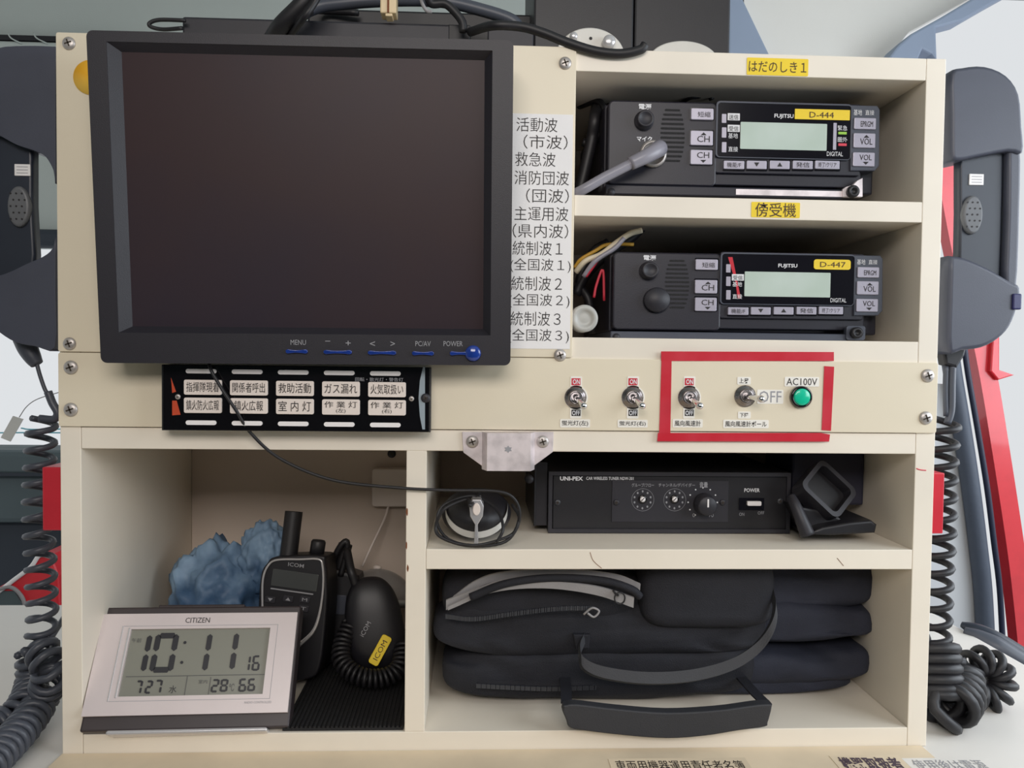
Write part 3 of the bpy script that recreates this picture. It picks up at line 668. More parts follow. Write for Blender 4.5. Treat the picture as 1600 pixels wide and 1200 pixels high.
# ================================================================== TUNER
fr = Fr(P(1046, 836, .05)); t = thing('wireless_tuner', fr, 'black wireless tuner unit with rotary dials on middle shelf', 'tuner')
zsh = ZM0-fr.O.z+.0008
a, c, d, f_ = fr.rect(857, 738, 1235, 836, 0)
b = B(); b.ring([(a, zsh), (c, zsh), (c, f_), (a, f_)], [(a+.003, zsh+.003), (c-.003, zsh+.003), (c-.003, f_-.003), (a+.003, f_-.003)], 0, .010, blk2)
b.box(a, c, .006, .13, zsh, f_, blk, .0008); b.build('case', t)
b = B(); b.pbox(fr, 864, 744, 1229, 828, .002, .008, blk, .0004); b.ptext(fr, 'UNI-PEX', 875, 744.5, 911, 751, .0018, wtext, bold=.035); b.ptext(fr, 'CAR WIRELESS TUNER NDW-301', 916, 745, 990, 750, .0018, wtext, bold=.01)
b.pbox(fr, 956, 751, 1138, 816, .0014, .003, blk2, .0003)
b.ptext(fr, 'グループ/フロー', 987, 755, 1022, 761, .0012, gtext, bold=.01); b.ptext(fr, 'チャンネル/デバイダー', 1029, 755, 1086, 761, .0012, gtext, bold=.01); b.ptext(fr, '音量', 1093, 753, 1106, 762, .0012, gtext, bold=.02)
for px in (1004, 1054):
    q = fr.L(px, 781, .0012)
    for k in range(10):
        an = R(90-36*k); b.prism(ell(q.x+.0066*math.cos(an), q.z+.0066*math.sin(an), .0007, .0009, 8), .0012, .0014, gtext)
    b.ring(ell(q.x+.0002, q.z, .0088, .0088, 40), ell(q.x+.0002, q.z, .0086, .0086, 40), .0012, .0014, gtext)
q = fr.L(1098, 785, .0012)
for k in range(11):
    an = R(240-30*k); b.prism(ell(q.x+.0115*math.cos(an), q.z+.0115*math.sin(an), .0006, .0006, 8), .0012, .0014, wtext)
b.ptext(fr, '0', 1082, 802, 1086, 808, .0012, gtext); b.ptext(fr, '10', 1108, 802, 1115, 808, .0012, gtext)
b.ptext(fr, 'POWER', 1163, 763, 1187, 769, .0018, wtext, bold=.01); b.ptext(fr, 'ON', 1155, 801, 1163, 806, .0018, gtext); b.ptext(fr, 'OFF', 1184, 799, 1194, 804, .0018, gtext)
b.build('front_panel', t)
for px in (1004, 1054):
    q = fr.L(px, 780, .001); g = B(); g.lathe((q.x, .0014, q.z), [(.0034, 0), (.0034, .001), (.0024, .0012)], blkg, n=20); g.lathe((q.x, .0004, q.z), [(.0021, 0), (.0021, .0004), (.0002, .0005)], slotw, n=20)
    g.prism([(q.x-.0014, q.z-.0010), (q.x-.0010, q.z-.0014), (q.x+.0014, q.z+.0010), (q.x+.0010, q.z+.0014)], -.00022, 0, ink); g.build('rotary_dial', t)
q = fr.L(1100, 787, .0012); g = B(); g.lathe((q.x, .0014, q.z), [(.0085, 0), (.0085, .003), (.0076, .010), (.0066, .011), (.0002, .0113)], blk2, n=24); g.prism(rrect(q.x-.0006, q.x+.0006, q.z-.0008, q.z+.0055, .0003), -.0101, -.0095, slotw); g.build('volume_knob', t)
g = B(); g.pbox(fr, 1155, 778, 1194, 797, .0012, .003, radk); pk = g.build('power_switch', t)
g = B(); g.prr(fr, 1168, 783.5, 1190, 790.5, -.0008, .0012, .001, slotw, .0003); g.build('slider', pk)
for px, py in ((871, 785), (963, 785), (1129, 785), (1219, 783)): pscrew(fr, px, py, .002 if px in (871, 1219) else .0014, .0024, t, blk2 if px in (963, 1129) else zipm)
b = B(); b.box(a-.011, a-.0096, .004, .11, zsh+.004, f_+.006, blk, .0004); b.box(a-.011, a-.0005, .008, .010, zsh+.004, f_+.006, blk2); b.build('side_bracket', t)
q = fr.L(827, 748, .006); b = B(); b.lathe((q.x, .006, q.z), [(.0035, -.004), (.0035, .002), (.0028, .004), (.0002, .004)], blk2, n=18); b.build('thumb_screw', t)

# black case at the back of shelf and device cradle
fr = Fr(P(1300, 790, .075)); b = B(); a, c, d, f_ = fr.rect(1236, 712, 1384, 789, 0); b.box(a, XRI-.0005-fr.O.x, -.002, .06, d, ZB-.0003-fr.O.z, mat('dark_navy_card', (38, 38, 56), .6, var=.1), .002)
tag(b.build('storage_box', None, fr), 'dark navy box mounted in shelf corner behind the device cradle', 'box')
fr = Fr(P(1310, 838, .030)); t = thing('device_cradle', fr, 'black plastic device cradle with tilted frame right of tuner', 'cradle')
z0 = ZM0-fr.O.z
b = B(); b.pprism(fr, [(1263, 836), (1285, 824), (1330, 816), (1362, 813), (1371, 820), (1368, 833), (1300, 837)], -.012, .045, blk, .002, True)
b.pprism(fr, [(1240, 790), (1300, 800), (1330, 822), (1263, 838)], 0, .04, blk, .002)
b.build('base', t)
b = B(); b.tube([fr.L(1236, 776, 0), fr.L(1243, 790, -.006), fr.L(1252, 812, -.010), fr.L(1262, 836, -.012)], lambda u: .0035+.002*u, blk2, n=12); b.build('side_arm', t)
q0, q1, q2, q3 = [fr.L(x, y, dd) for x, y, dd in ((1286, 717, .012), (1343, 770, .004), (1306, 810, -.010), (1249, 757, -.002))]
cc = (q0+q1+q2+q3)/4; ux = (q1-q0).normalized(); uz = (q0-q3); uz = (uz-ux*uz.dot(ux)).normalized(); uy = uz.cross(ux)
R2 = Matrix((ux, uy, uz)).transposed(); w2 = (q1-q0).length/2; h2 = (q0-q3).length/2
def loc(bb): bb.v = [cc+R2@p for p in bb.v]; return bb
b = B(); s_ = 1 if uy.y > 0 else -1
b.ring(rrect(-w2, w2, -h2, h2, .006), rrect(-w2+.0035, w2-.0035, -h2+.0035, h2-.0035, .004), 0, .016*s_, blk2)
loc(b).build('frame', t)
b = B(); b.prism(rrect(-w2+.003, w2-.003, -h2+.003, h2-.003, .004), .010*s_, .014*s_, rub); loc(b).build('pocket', t)

# ================================================================== MOUSE
fr = Fr(P(744, 853, .012)); t = thing('computer_mouse', fr, 'black and silver computer mouse wrapped in its cord', 'mouse')
fr.O.z = ZM0+.0002; t.matrix_world = fr.M()
def msh(q):
    return Vector((q.x, q.y, max(q.z, -.0125)))
MC = Vector((0, .036, .0165)); rx_, ry_, rz_ = .0265, .038, .0180
b = B(); b.pillow(MC, rx_, ry_, rz_, blk, 1, 1, 48, 28, msh); b.build('body', t)
def arcp(n, x, zt, zb, yy):   # arc of the band in front view
    return [Vector((x*math.cos(R(a)), yy(R(a)), zt+(zb)*math.sin(R(a)))) for a in [180+180*k/n for k in range(n+1)]]
b = B(); pts = []
for k in range(15):
    a_ = R(183+174*k/14); x = .0236*math.cos(a_); z = .0245+.0175*math.sin(a_)
    yy = MC.y-ry_*math.sqrt(max(0, 1-min(.98, (x/rx_)**2+((z-MC.z)/rz_)**2)))-.0012; pts.append(Vector((x, yy, z)))
b.ribbon(pts, (0, 0, .0024), (0, .0012, 0), silverd, 4); b.build('silver_band', t)
b = B(); b.prism([(-.0016, .002), (.0016, .002), (.001, .016), (.0045, .022), (.0052, .029), (.003, .034), (-.003, .034), (-.0052, .029), (-.0045, .022), (-.001, .016)], -.0062, .012, silver, .0006); b.build('wheel_bridge', t)
b = B(); b.prism(ell(0, .0272, .0027, .0044, 24), -.0072, -.006, whitep, .0004); b.build('scroll_wheel', t)
b = B(); q = fr.O
mp = [(330, 560, -.01), (328, 574, -.020), (345, 605, -.021), (368, 640, -.021), (393, 678, -.012), (440, 718, -.006), (520, 750, -.004), (620, 762, -.004), (700, 766, -.003), (770, 767, -.002), (800, 776, 0), (812, 800, .002), (806, 828, .004), (785, 842, 0), (740, 852, -.003), (700, 842, .002), (683, 815, .01), (695, 788, .015), (740, 775, .02), (775, 795, .01), (786, 825, -.002), (776, 848, -.004)]
b.tube([P(*m_)-fr.O for m_ in mp], .0011, rub, n=8, smoothn=8)
b.tube([P(*m_)-fr.O for m_ in [(750, 770, .03), (735, 790, 0), (730, 780, .01), (695, 795, .004), (681, 822, .006), (690, 840, .002), (735, 853, -.002), (790, 846, .002), (811, 812, .004), (800, 788, .012)]], .0012, rub, n=8)
b.build('cord', t)

# ================================================================== LAPTOP BAG
fr = Fr((P(1020, 1095, .05).x, .05, ZF+.0003)); t = thing('laptop_bag', fr, 'black fabric laptop bag filling the lower right bay', 'bag')
def LB(px, py, y): return fr.L(px, py, y-.05)
def slab(px0, py0, px1, py1, yf, depth, m, e1, e2, seed, amp=.007, nu=120, nv=32):
    a = LB((px0+px1)/2, (py0+py1)/2, yf+.01); l, r_ = LB(px0, (py0+py1)/2, yf+.01), LB(px1, (py0+py1)/2, yf+.01); t_, bo = LB((px0+px1)/2, py0, yf+.006), LB((px0+px1)/2, py1, yf+.006)
    def fn(q):
        nn = noise.noise(Vector((q.x*13+seed, q.z*55+q.x*9, q.y*10)))+.35*noise.noise(Vector((q.x*45+seed, q.z*160+q.x*30, q.y*30))); s = 1 if q.y < 0 else 0
        return q+Vector((0, -nn*amp*s, nn*amp*.8))
    b = B(); b.pillow(((l.x+r_.x)/2, a.y-.01+depth/2, (t_.z+bo.z)/2), (r_.x-l.x)/2, depth/2, (t_.z-bo.z)/2, m, e1, e2, nu, nv, fn); return b
b = slab(700, 872, 1377, 965, .050, .13, fab2, .55, .25, 1); b2 = slab(690, 940, 1376, 1015, .046, .13, fab2, .55, .25, 5)
b3 = slab(720, 1005, 1368, 1080, .048, .13, fab2, .55, .25, 9); b4 = slab(760, 1050, 1340, 1089, .050, .12, fab2, .6, .3, 12)
for o in (b2, b3, b4):
    k = len(b.v); b.v += o.v; b.f += [[x+k for x in f] for f in o.f]; b.mi += o.mi; b.sm += o.sm
b.build('body', t)
b = slab(676, 935, 1200, 1030, .030, .06, fab, .6, .3, 21); b2 = slab(690, 1000, 1180, 1098, .036, .06, fab, .6, .35, 25)
k = len(b.v); b.v += b2.v; b.f += [[x+k for x in f] for f in b2.f]; b.mi += b2.mi; b.sm += b2.sm
b.build('front_pocket', t)
b = slab(1000, 868, 1210, 985, .022, .05, fab, .45, .35, 33, .002); b.build('flap', t)
b = slab(690, 885, 1010, 985, .034, .06, fab, .6, .4, 38, .0015); b.build('upper_pocket', t)
def band(pts, wpx, m, th=.0008, sm=6, taper=None):
    g = B(); hw = wpx*.00047/2; P3 = [LB(*p) for p in pts]; g.ribbon(P3, (0, -.0008, hw), (0, th, .0002), m, sm, taper); return g
g = band([(708, 938, .028), (745, 912, .026), (790, 899, .024), (880, 895, .022), (960, 903, .020), (1000, 918, .020)], 13, tape); g.build('zip_tape', t)
g = band([(697, 945, .026), (740, 927, .024), (790, 910, .022), (860, 905, .020)], 16, tape, taper=lambda u: 1-.6*u); g.build('zip_tape', t)
g = band([(700, 950, .024), (770, 921, .020), (850, 913, .016), (930, 922, .014), (990, 941, .014)], 17, tape, taper=lambda u: .35+.65*u); g.build('zip_tape', t)
g = B(); P3 = crom([LB(*p) for p in [(735, 933, .020), (790, 912, .017), (860, 903, .015), (940, 907, .013), (985, 920, .012), (1000, 932, .014)]], 10); g.tube(P3, .0030, fab, raw=True, n=8); g.build('zipper', t)
def teeth(pts, nteeth=90):
    g = B(); d = crom([LB(*p) for p in pts], 60); g.tube(d[::6]+[d[-1]], .0016, fab, raw=True, n=6)
    for k in range(nteeth):
        p = d[int(k*(len(d)-1)/(nteeth-1))]; g.box(p.x-.0004, p.x+.0004, p.y-.0022, p.y-.0010, p.z-.0016, p.z+.0016, zipm)
    return g
teeth([(697, 962, .026), (740, 966, .021), (800, 958, .018), (870, 950, .017), (925, 949, .017)]).build('zipper', t)
teeth([(745, 1070, .034), (800, 1073, .031), (860, 1075, .029), (930, 1073, .029)], 80).build('zipper', t)
g = B(); q = LB(968, 934, .010); g.tube([q+Vector((.0038*math.cos(a), -.001, .0042*math.sin(a))) for a in [k*math.pi/6 for k in range(13)]], .0006, rub, n=6); g.tube([LB(958, 922, .012), LB(963, 929, .010), LB(967, 930, .009)], .0008, rub)
g.build('zip_pull', t)
g = B(); g.tube([LB(912, 960, .014), LB(925, 950, .012), (LB(936, 955, .012)), LB(928, 964, .012), LB(918, 958, .012)], .0008, tape, n=6); g.build('zip_pull', t)
g = B(); g.ribbon([LB(*p) for p in [(912, 998, .030), (905, 1018, .020), (912, 1038, .014), (945, 1052, .010), (1010, 1060, .008), (1080, 1056, .009), (1140, 1040, .010), (1180, 1015, .012), (1203, 985, .014), (1211, 955, .020), (1206, 925, .028)]], (0, .0018, .0036), (.0006, -.0018, .0012), strapm, 8); g.build('handle', t)
g = B(); g.prism([(p.x, p.z) for p in [LB(x, y, .03) for x, y in ((895, 990), (922, 990), (920, 1012), (900, 1014))]], -.022, -.012, fab, .001); g.build('handle_tab', t)
def fpt(x, y):  # strap hanging over the shelf lip
    return x, y
g = B(); top_ = [(880, 1099), (900, 1097), (960, 1104), (1040, 1110), (1120, 1106), (1180, 1098), (1204, 1097)]; bt_ = [(1202, 1108), (1197, 1125), (1192, 1132), (1150, 1138), (1100, 1146), (1040, 1150), (970, 1145), (905, 1137), (888, 1132), (884, 1122), (878, 1108)]
qa = [W0.L(x, y, -.006)-fr.O for x, y in crom([Vector((x, y, 0)) for x, y in top_], 4) and [(v_.x, v_.y) for v_ in crom([Vector((x, y, 0)) for x, y in top_], 4)]]
qb = [W0.L(v_.x, v_.y, -.006)-fr.O for v_ in crom([Vector((x, y, 0)) for x, y in bt_], 4)]
g.prism([(p.x, p.z) for p in qa+qb], -.0605+.0005, -.0520, strapm, .0010); g.build('shoulder_strap', t)
g = B()
for a_, c2 in ((885, 1098), (1195, 1098)):
    g = B(); p0 = W0.L(a_, c2, -.003)-fr.O; g.ribbon([p0, p0+Vector((.002*(1 if a_ < 1000 else -1), .02, .0005)), p0+Vector((.004*(1 if a_ < 1000 else -1), .05, .002))], (.004, 0, 0), (0, 0, .0007), fab); g.build('strap_anchor', t)

# ================================================================== LEFT BAY
# mat
fr = Fr(((XLI+XD0)/2, .08, ZF)); b = B(); hx = (XD0-XLI)/2-.001
hl = P(440, 1140, 0).x-fr.O.x; b.box(hl, hx, -.078, .125, .0002, .0022, matm, .0004)
for k in range(28):
    x = hl+.001+k*(hx-hl-.002)/27; b.box(x-.0008, x+.0008, -.078, .125, .0022, .0034, matm)
tag(b.build('rubber_mat', None, fr), 'black ribbed rubber mat lining the lower left bay', 'mat')
# clock
BLc, BRc, TLc, TRc = P(137, 1119, -.004), P(454, 1113, .004), P(154, 961, .034), P(461, 957, .040)
u = ((BRc-BLc)+(TRc-TLc)).normalized(); v = ((TLc-BLc)+(TRc-BRc)); v = (v-u*v.dot(u)).normalized(); n_ = v.cross(u)
if n_.y < 0: n_ = -n_
fr = Fr((BLc+BRc+TLc+TRc)/4, Matrix((u, n_, v)).transposed()); W = ((BRc-BLc).length+(TRc-TLc).length)/4; H = ((TLc-BLc).length+(TRc-BRc).length)/4
t = thing('digital_clock', fr, 'silver digital desk clock showing 10:11 in lower left bay', 'clock')
b = B(); b.box(-W-.0008, W+.0012, .0035, .020, -H-.0095, H+.0062, clockb, .0015, 3); b.build('case', t)
ax, cx, dx, fx = fr.rect(196, 983, 417, 1087, .001); 
b = B(); b.ring([(-W, -H), (W, -H), (W, H), (-W, H)], [(ax, dx), (cx, dx), (cx, fx), (ax, fx)], -.001, .002, clockf)
a2, c2, d2, f2 = fr.rect(180, 977, 428, 1094, -.001)
for (x0, x1, z0, z1) in ((a2, a2+.0010, d2, f2), (ax-.0018, ax-.0006, dx-.001, fx+.001)): b.box(x0, x1, -.0014, -.0009, z0, z1, silver, .0002)
for (x0, x1, z0, z1) in ((a2, c2, d2, d2+.0003), (c2-.0003, c2, d2, f2), (a2, c2, f2-.0003, f2)): b.box(x0, x1, -.0011, -.0009, z0, z1, gtext)
b.ptext(fr, 'CITIZEN', 290, 965, 328, 973, -.0012, ink); b.ptext(fr, 'RADIO CONTROLLED', 382, 1095.5, 424, 1099, -.0012, gtext); b.build('face_plate', t)
b = B(); b.box(ax-.001, cx+.001, .0012, .003, dx-.001, fx+.001, lcdc)
SEG = {'0': 'abcdef', '1': 'bc', '2': 'abdeg', '6': 'acdefg', '7': 'abc', '8': 'abcdefg'}
def digit(ch, x0, z0, w_, h_, th, sl=.10):
    def S(x, z): return (x0+x+sl*z, z0+z)
    g_ = th*.04; m_ = h_/2
    def hz(z): b.prism([S(th*.6+g_, z), S(th*.9+g_, z+th/2), S(w_-th*.9-g_, z+th/2), S(w_-th*.6-g_, z), S(w_-th*.9-g_, z-th/2), S(th*.9+g_, z-th/2)], .0008, .0011, seg)
    def vt(x, za, zb): b.prism([S(x, za+g_+th*.2), S(x+th/2, za+g_+th*.6), S(x+th/2, zb-g_-th*.6), S(x, zb-g_-th*.2), S(x-th/2, zb-g_-th*.6), S(x-th/2, za+g_+th*.6)], .0008, .0011, seg)
    for s in SEG[ch]:
        if s == 'a': hz(h_-th/2)
        if s == 'd': hz(th/2)
        if s == 'g': hz(m_)
        if s == 'b': vt(w_-th/2, m_, h_)
        if s == 'c': vt(w_-th/2, 0, m_)
        if s == 'f': vt(th/2, m_, h_)
        if s == 'e': vt(th/2, 0, m_)
def dg(ch, px0, py1, px1, py0, thp, sl=.01):
    q0_, q1_, z0_, z1_ = fr.rect(px0, py1, px1, py0, .001); digit(ch, q0_, z0_, q1_-q0_, z1_-z0_, thp*.00047, sl)
dg('1', 196, 991, 233, 1051, 8); dg('0', 238, 989, 275, 1051, 8.5); dg('1', 292, 989, 328, 1050, 8); dg('1', 334, 988, 370, 1048, 8)
for px, py in ((289, 1004), (284, 1035)):
    q = fr.L(px, py, .001); b.prism(ell(q.x, q.z, .0011, .0011, 12), .0008, .0011, seg)
dg('1', 380, 1025, 391, 1048, 3); dg('6', 394, 1024, 406, 1048, 3)
dg('7', 211, 1063, 222, 1084, 3); dg('2', 227, 1063, 238, 1084, 3); dg('7', 241, 1062, 253, 1083, 3)
dg('2', 330, 1061, 342, 1082, 3); dg('8', 344, 1061, 356, 1081, 3); dg('6', 373, 1060, 385, 1081, 3); dg('6', 387, 1060, 399, 1080, 3)
b.ptext(fr, '水', 264, 1071, 276, 1083, .0009, seg); b.ptext(fr, '午前', 206, 997, 221, 1004, .0009, mat('faint_lcd_ink', (85, 85, 84), .5)); b.ptext(fr, '℃', 358, 1068, 366, 1080, .0009, MATS['faint_lcd_ink']); b.ptext(fr, '室内', 310, 1062, 324, 1068, .0009, MATS['faint_lcd_ink'])
for x0, y0, x1, y1 in ((197, 1055, 414, 1056), (290, 1056, 291, 1086), (327, 1058, 328, 1085)):
    b.pbox(fr, x0, y0, x1, y1, .0009, .0011, MATS['faint_lcd_ink'])
b.build('display', t)
b = B(); q0_, q1_, z0_, z1_ = fr.rect(172, 1136, 420, 1146, .004); b.box(q0_, q1_, -.004, .012, z0_-.001, z1_-.002, silver, .0014, 3); b.build('stand', t)
b = B(); q0_, q1_, z0_, z1_ = fr.rect(250, 938, 384, 944, .008); b.box(q0_, q1_, .006, .014, H+.005, H+.0085, clockb, .0012); b.build('snooze_bar', t)

# blue plastic bag
fr = Fr((P(345, 900, .13).x, .13, ZF+.0002))
def crumple(seed, rx, ry, rz, fold=.35):
    bm = bmesh.new(); bmesh.ops.create_icosphere(bm, subdivisions=5, radius=1)
    for v_ in bm.verts:
        d_ = v_.co.normalized(); s_ = noise.ridged_multi_fractal(d_*1.6+Vector((seed, 0, 0)), 1.0, 2.0, 4, 1.0, 2.0); k_ = 1+fold*(s_-1.2)*.5+.12*noise.noise(d_*5+Vector((seed, 3, 1)))
        v_.co = Vector((d_.x*rx*k_, d_.y*ry*k_, d_.z*rz*k_))
    return bm
bm = crumple(3.1, .046, .040, .062)
lo = min(v_.co.z for v_ in bm.verts)
for v_ in bm.verts: v_.co.z = v_.co.z*.95; v_.co.z = max(v_.co.z, -.048)+.048
b = B(); b.bm(bm, bluebag, True); o = b.build('plastic_bag', None, fr); tag(o, 'crumpled blue plastic bag behind the silver clock', 'plastic bag')
bm = crumple(8.4, .022, .020, .034)
for v_ in bm.verts: v_.co.z = max(v_.co.z, -.03)+.09; v_.co.x += .040; v_.co.y += -.006
b = B(); b.bm(bm, bluebag, True); b.build('knotted_top', o)

# walkie talkie
def hand_radio(fr, t, px=lambda x, y: (x, y)):
    pass
fr = Fr(P(462, 935, .082), eul(x=-8, y=6, z=-6)); t = thing('handheld_radio', fr, 'black walkie talkie with silver rim and stub antenna', 'walkie talkie')
out = [(405, 1010), (403, 960), (407, 900), (417, 880), (432, 870), (500, 868), (508, 880), (511, 920), (509, 965), (500, 1040), (480, 1062), (420, 1062)]
b = B(); q = [fr.L(x, y, 0) for x, y in out]; sm = crom([Vector((a.x, 0, a.z)) for a in q+[q[0]]], 4)[:-1]; b.prism([(a.x, a.z) for a in sm], .0, .030, blk, .003, True); b.build('body', t)
rim = [(412, 985), (410, 945), (411, 905), (419, 884), (433, 875), (470, 874), (498, 874), (504, 885), (505, 915), (500, 955), (490, 985), (470, 1005), (455, 1016)]
b = B(); b.tube([fr.L(x, y, -.0012) for x, y in rim], lambda u: .0009+.0012*max(0, u-.7)/.3, silver, n=8); b.build('silver_rim', t)
b = B(); b.prr(fr, 424, 893, 497, 920, -.0008, .001, .001, mat('radio_lcd_dark', (74, 76, 76), .25), .0002); b.build('display', t)
b = B(); b.ptext(fr, 'ICOM', 450, 880, 475, 886, -.0004, gtext, bold=.01); b.prr(fr, 422, 923, 490, 925, -.0006, .001, .0002, gtext); b.build('brand_plate', t)
for px, py, s in ((422, 937, '▼'), (450, 936, '▲'), (476, 937, 'M'), (474, 951, 'T'), (448, 953, 'S')):
    g = B(); g.prr(fr, px-8, py-5, px+8, py+5, -.0010, .001, .001, blk2, .0003); g.ptext(fr, s, px-4, py-2.5, px+4, py+2.5, -.0012, gtext); g.build('key', t)
b = B(); p0, p1 = fr.L(451, 868, .012), fr.L(459, 802, .014); b.tube([p0-(p1-p0)*.15, p0, p0.lerp(p1, .5), p1, p1+(p1-p0)*.03], lambda u: .0072 if u < .96 else .0058, rub, n=16); b.build('antenna', t)
q = fr.L(496, 858, .014); b = B(); b.lathe((q.x, .014, q.z-.006), [(.006, 0), (.006, .012), (.005, .0135), (.0002, .014)], rub, axis='Z', n=18); b.build('knob', t)

fr = Fr(P(535, 960, .12), eul(x=-6, y=4)); t = thing('handheld_radio', fr, 'second black handheld radio behind the speaker microphone', 'walkie talkie')
b = B(); b.pprism(fr, [(500, 1040), (502, 900), (512, 885), (560, 900), (566, 930), (570, 1040)], 0, .028, blk, .003); b.build('body', t)
b = B(); p0, p1 = fr.L(528, 895, .012), fr.L(540, 850, .012); b.tube([p0-(p1-p0)*.2, p0, p1], .0062, rub, n=12); b.build('antenna', t)
b = B(); b.tube([fr.L(516, 885, .002), fr.L(530, 856, -.002), fr.L(542, 846, -.002), fr.L(540, 870, 0), fr.L(532, 900, 0)], .0026, rub); b.build('strap', t)
b = B(); b.prr(fr, 517, 930, 540, 960, -.001, .001, .001, rad2, .0003); b.build('belt_clip', t)

# speaker microphone
fr = Fr(P(588, 975, .075), eul(x=-14, y=-2, z=8)); t = thing('speaker_microphone', fr, 'oval black speaker microphone with tilted yellow sticker', 'microphone')
b = B(); q = fr.L(585, 975, 0); b.pillow((q.x, .014, q.z), .0235, .014, .037, blk, .75, .75, 40, 24, lambda p: Vector((p.x*(1-.12*p.z/.037)+.08*p.z*-1, p.y, p.z))); b.build('body', t)
b = B(); a_ = fr.L(594, 1016, -.002); pr = [(x, z) for x, z in rrect(-.0120, .0120, -.0042, .0042, .002)]; c9, s9 = math.cos(R(58)), math.sin(R(58))
b.prism([(a_.x+x*c9-z*s9, a_.z+x*s9+z*c9) for x, z in pr], -.0022, .002, yellow, .0003)
b.text('ICOM', a_.x-.008, a_.x+.008, a_.z-.0020, a_.z+.0020, -.0024, MATS['brown_ink'], rot=58); tag(b.build('sticker', t), 'yellow sticker')
b = B(); a_ = fr.L(571, 983, -.002); b.text('iCOM', a_.x-.006, a_.x+.006, a_.z-.0018, a_.z+.0018, -.0016, gtext, rot=58); b.build('logo', t)
b = B(); hp = [fr.L(x, y, d9) for x, y, d9 in ((548, 975, .010), (535, 1005, .004), (535, 1035, -.004), (560, 1056, -.010), (595, 1060, -.010), (622, 1045, -.006), (630, 1010, .004))]
b.tube(helix(hp, .0062, 26, 12), .0016, rub, n=6, raw=True); b.build('coiled_cord', t)
q = fr.L(572, 905, .008); b = B(); b.tube([fr.L(560, 930, .014), fr.L(553, 905, .010), fr.L(548, 890, .01), fr.L(542, 860, .02)], .0035, rub); b.build('strain_relief', t)

# white box, string, dome, wall screw
YBK = DEP-.0035
fr = Fr(P(608, 762, YBK)); b = B(); b.prr(fr, 581, 733, 648, 792, -.014, 0, .003, whitep, .0012)
t = tag(b.build('junction_box', None, fr), 'small white plastic box on back wall of lower left bay', 'junction box')
fr = Fr(P(605, 793, YBK-.008)); b = B(); b.tube([fr.L(607, 790, -.004), fr.L(600, 812, -.006), fr.L(582, 850, -.012), fr.L(566, 885, -.020)], .0011, whitep)
tag(b.build('string', None, fr), 'thin white cord running from white box to clear dome', 'cord')
screw(P(612, 709, YBK).x, P(612, 709, YBK).z-ZG, YBK-.0, .004, rack, blk2)
fr = Fr(P(588, 920, .165), eul(x=-20)); t = thing('plastic_dome', fr, 'clear plastic dome lying behind the speaker microphone', 'dome')
b = B(); pr = []
for k in range(10): a_ = R(90*k/9); pr.append((.034*math.cos(a_)+.0001, .030*math.sin(a_)))
b.lathe((0, 0, -.012), pr, dome, axis='Z', n=40); b.build('shell', t)
b = B(); b.lathe((0, 0, .018), [(.004, -.001), (.004, .002), (.002, .003)], whitep, axis='Z', n=16); b.build('knob', t)
b = B(); b.lathe((0, 0, -.016), [(.033, 0), (.036, .002), (.036, .004), (.033, .005)], frost, axis='Z', n=40); b.build('rim', t)

# ================================================================== TOP OF RACK
zt = ZT+.0002
def tbox(name, fr, x0, y0, x1, d0, d1, m, label, cat, bev=.002):
    a = W0.rect(x0, y0, x1, y0+30, d0); b = B(); O = Vector(((a[0]+a[1])/2, d0, zt)); b.box(a[0]-O.x, a[1]-O.x, 0, d1-d0, 0, a[3]-zt, m, bev); o = b.build(name); o.location = O; return tag(o, label, cat)
tbox('flat_unit', None, 284, 31, 705, .030, .072, blk2, 'long flat dark unit lying on rack directly behind monitor', 'electronic unit')
tbox('flat_unit', None, 480, 17, 838, .085, .15, blk, 'black unit on rack top left of the tall cases', 'electronic unit')
tbox('connector_block', None, 762, 42, 834, .03, .07, blk2, 'small dark connector block at left foot of tall cases', 'connector', .001)
tbox('connector_block', None, 700, 38, 735, .03, .06, rub, 'tiny black connector behind the monitor top right corner', 'connector', .001)
def tall(x0, x1, cx, cy, rx, ry, label, knobs):
    d0 = .035; a = W0.rect(x0, 0, x1, 80, d0); O = Vector(((a[0]+a[1])/2, d0, zt)); fr = Fr(O); t = thing('speaker_case', fr, label, 'speaker case', 'tall black cases on rack top')
    b = B(); b.box(a[0]-O.x, a[1]-O.x, 0, .12, 0, .125, blk, .0015); b.build('case', t)
    q = fr.L(cx, cy, 0); px = .000478; n = 40; pts = [(q.x+rx*px*math.cos(math.pi*k/n), q.z+ry*px*math.sin(math.pi*k/n)) for k in range(n+1)]
    pts = [(x, z) for x, z in pts if z > .0002]; pts = [(pts[0][0], .0002)]+pts+[(pts[-1][0], .0002)]
    b = B(); b.prism(pts, -.0025, .001, silverd, .0008)
    if knobs: c = fr.L(923, 60, -.0026); b.prism(ell(c.x, c.z, .0012, .0012, 14), -.0027, -.002, ink)
    b.build('oval_plate', t)
    if knobs:
        for px_, py_, r_ in ((950, 69, .0048), (895, 61, .0030)):
            c = fr.L(px_, py_, -.0025); b = B(); b.lathe((c.x, -.0025, c.z), [(r_, 0), (r_*.95, .006), (r_*.8, .007), (.0002, .007)], silver, n=20); b.build('knob', t)
tall(834, 990, 922, 92, 54, 46, 'left tall black case with knobs on silver plate', True)
tall(991.5, 1141, 1067, 96, 54, 30, 'right tall black case with plain silver plate', False)
cable('cable', pc([(425, 62, .02), (440, 40, .01), (470, 10), (490, -15)], .005), .0062, rub, 'thickest black cable rising behind the monitor top', n=14)
cable('cable', pc([(452, 58, .015), (475, 28), (492, 4), (502, -15)], -.002), .0022, rub, 'thin shiny black cable beside the thickest cable')
cable('cable', pc([(440, 50, .03), (485, 15), (540, 5), (620, 0), (690, 2), (750, 15), (800, 32), (812, 50)], .04), .0046, gcord, 'grey black cable arching over the rack top units', n=12)
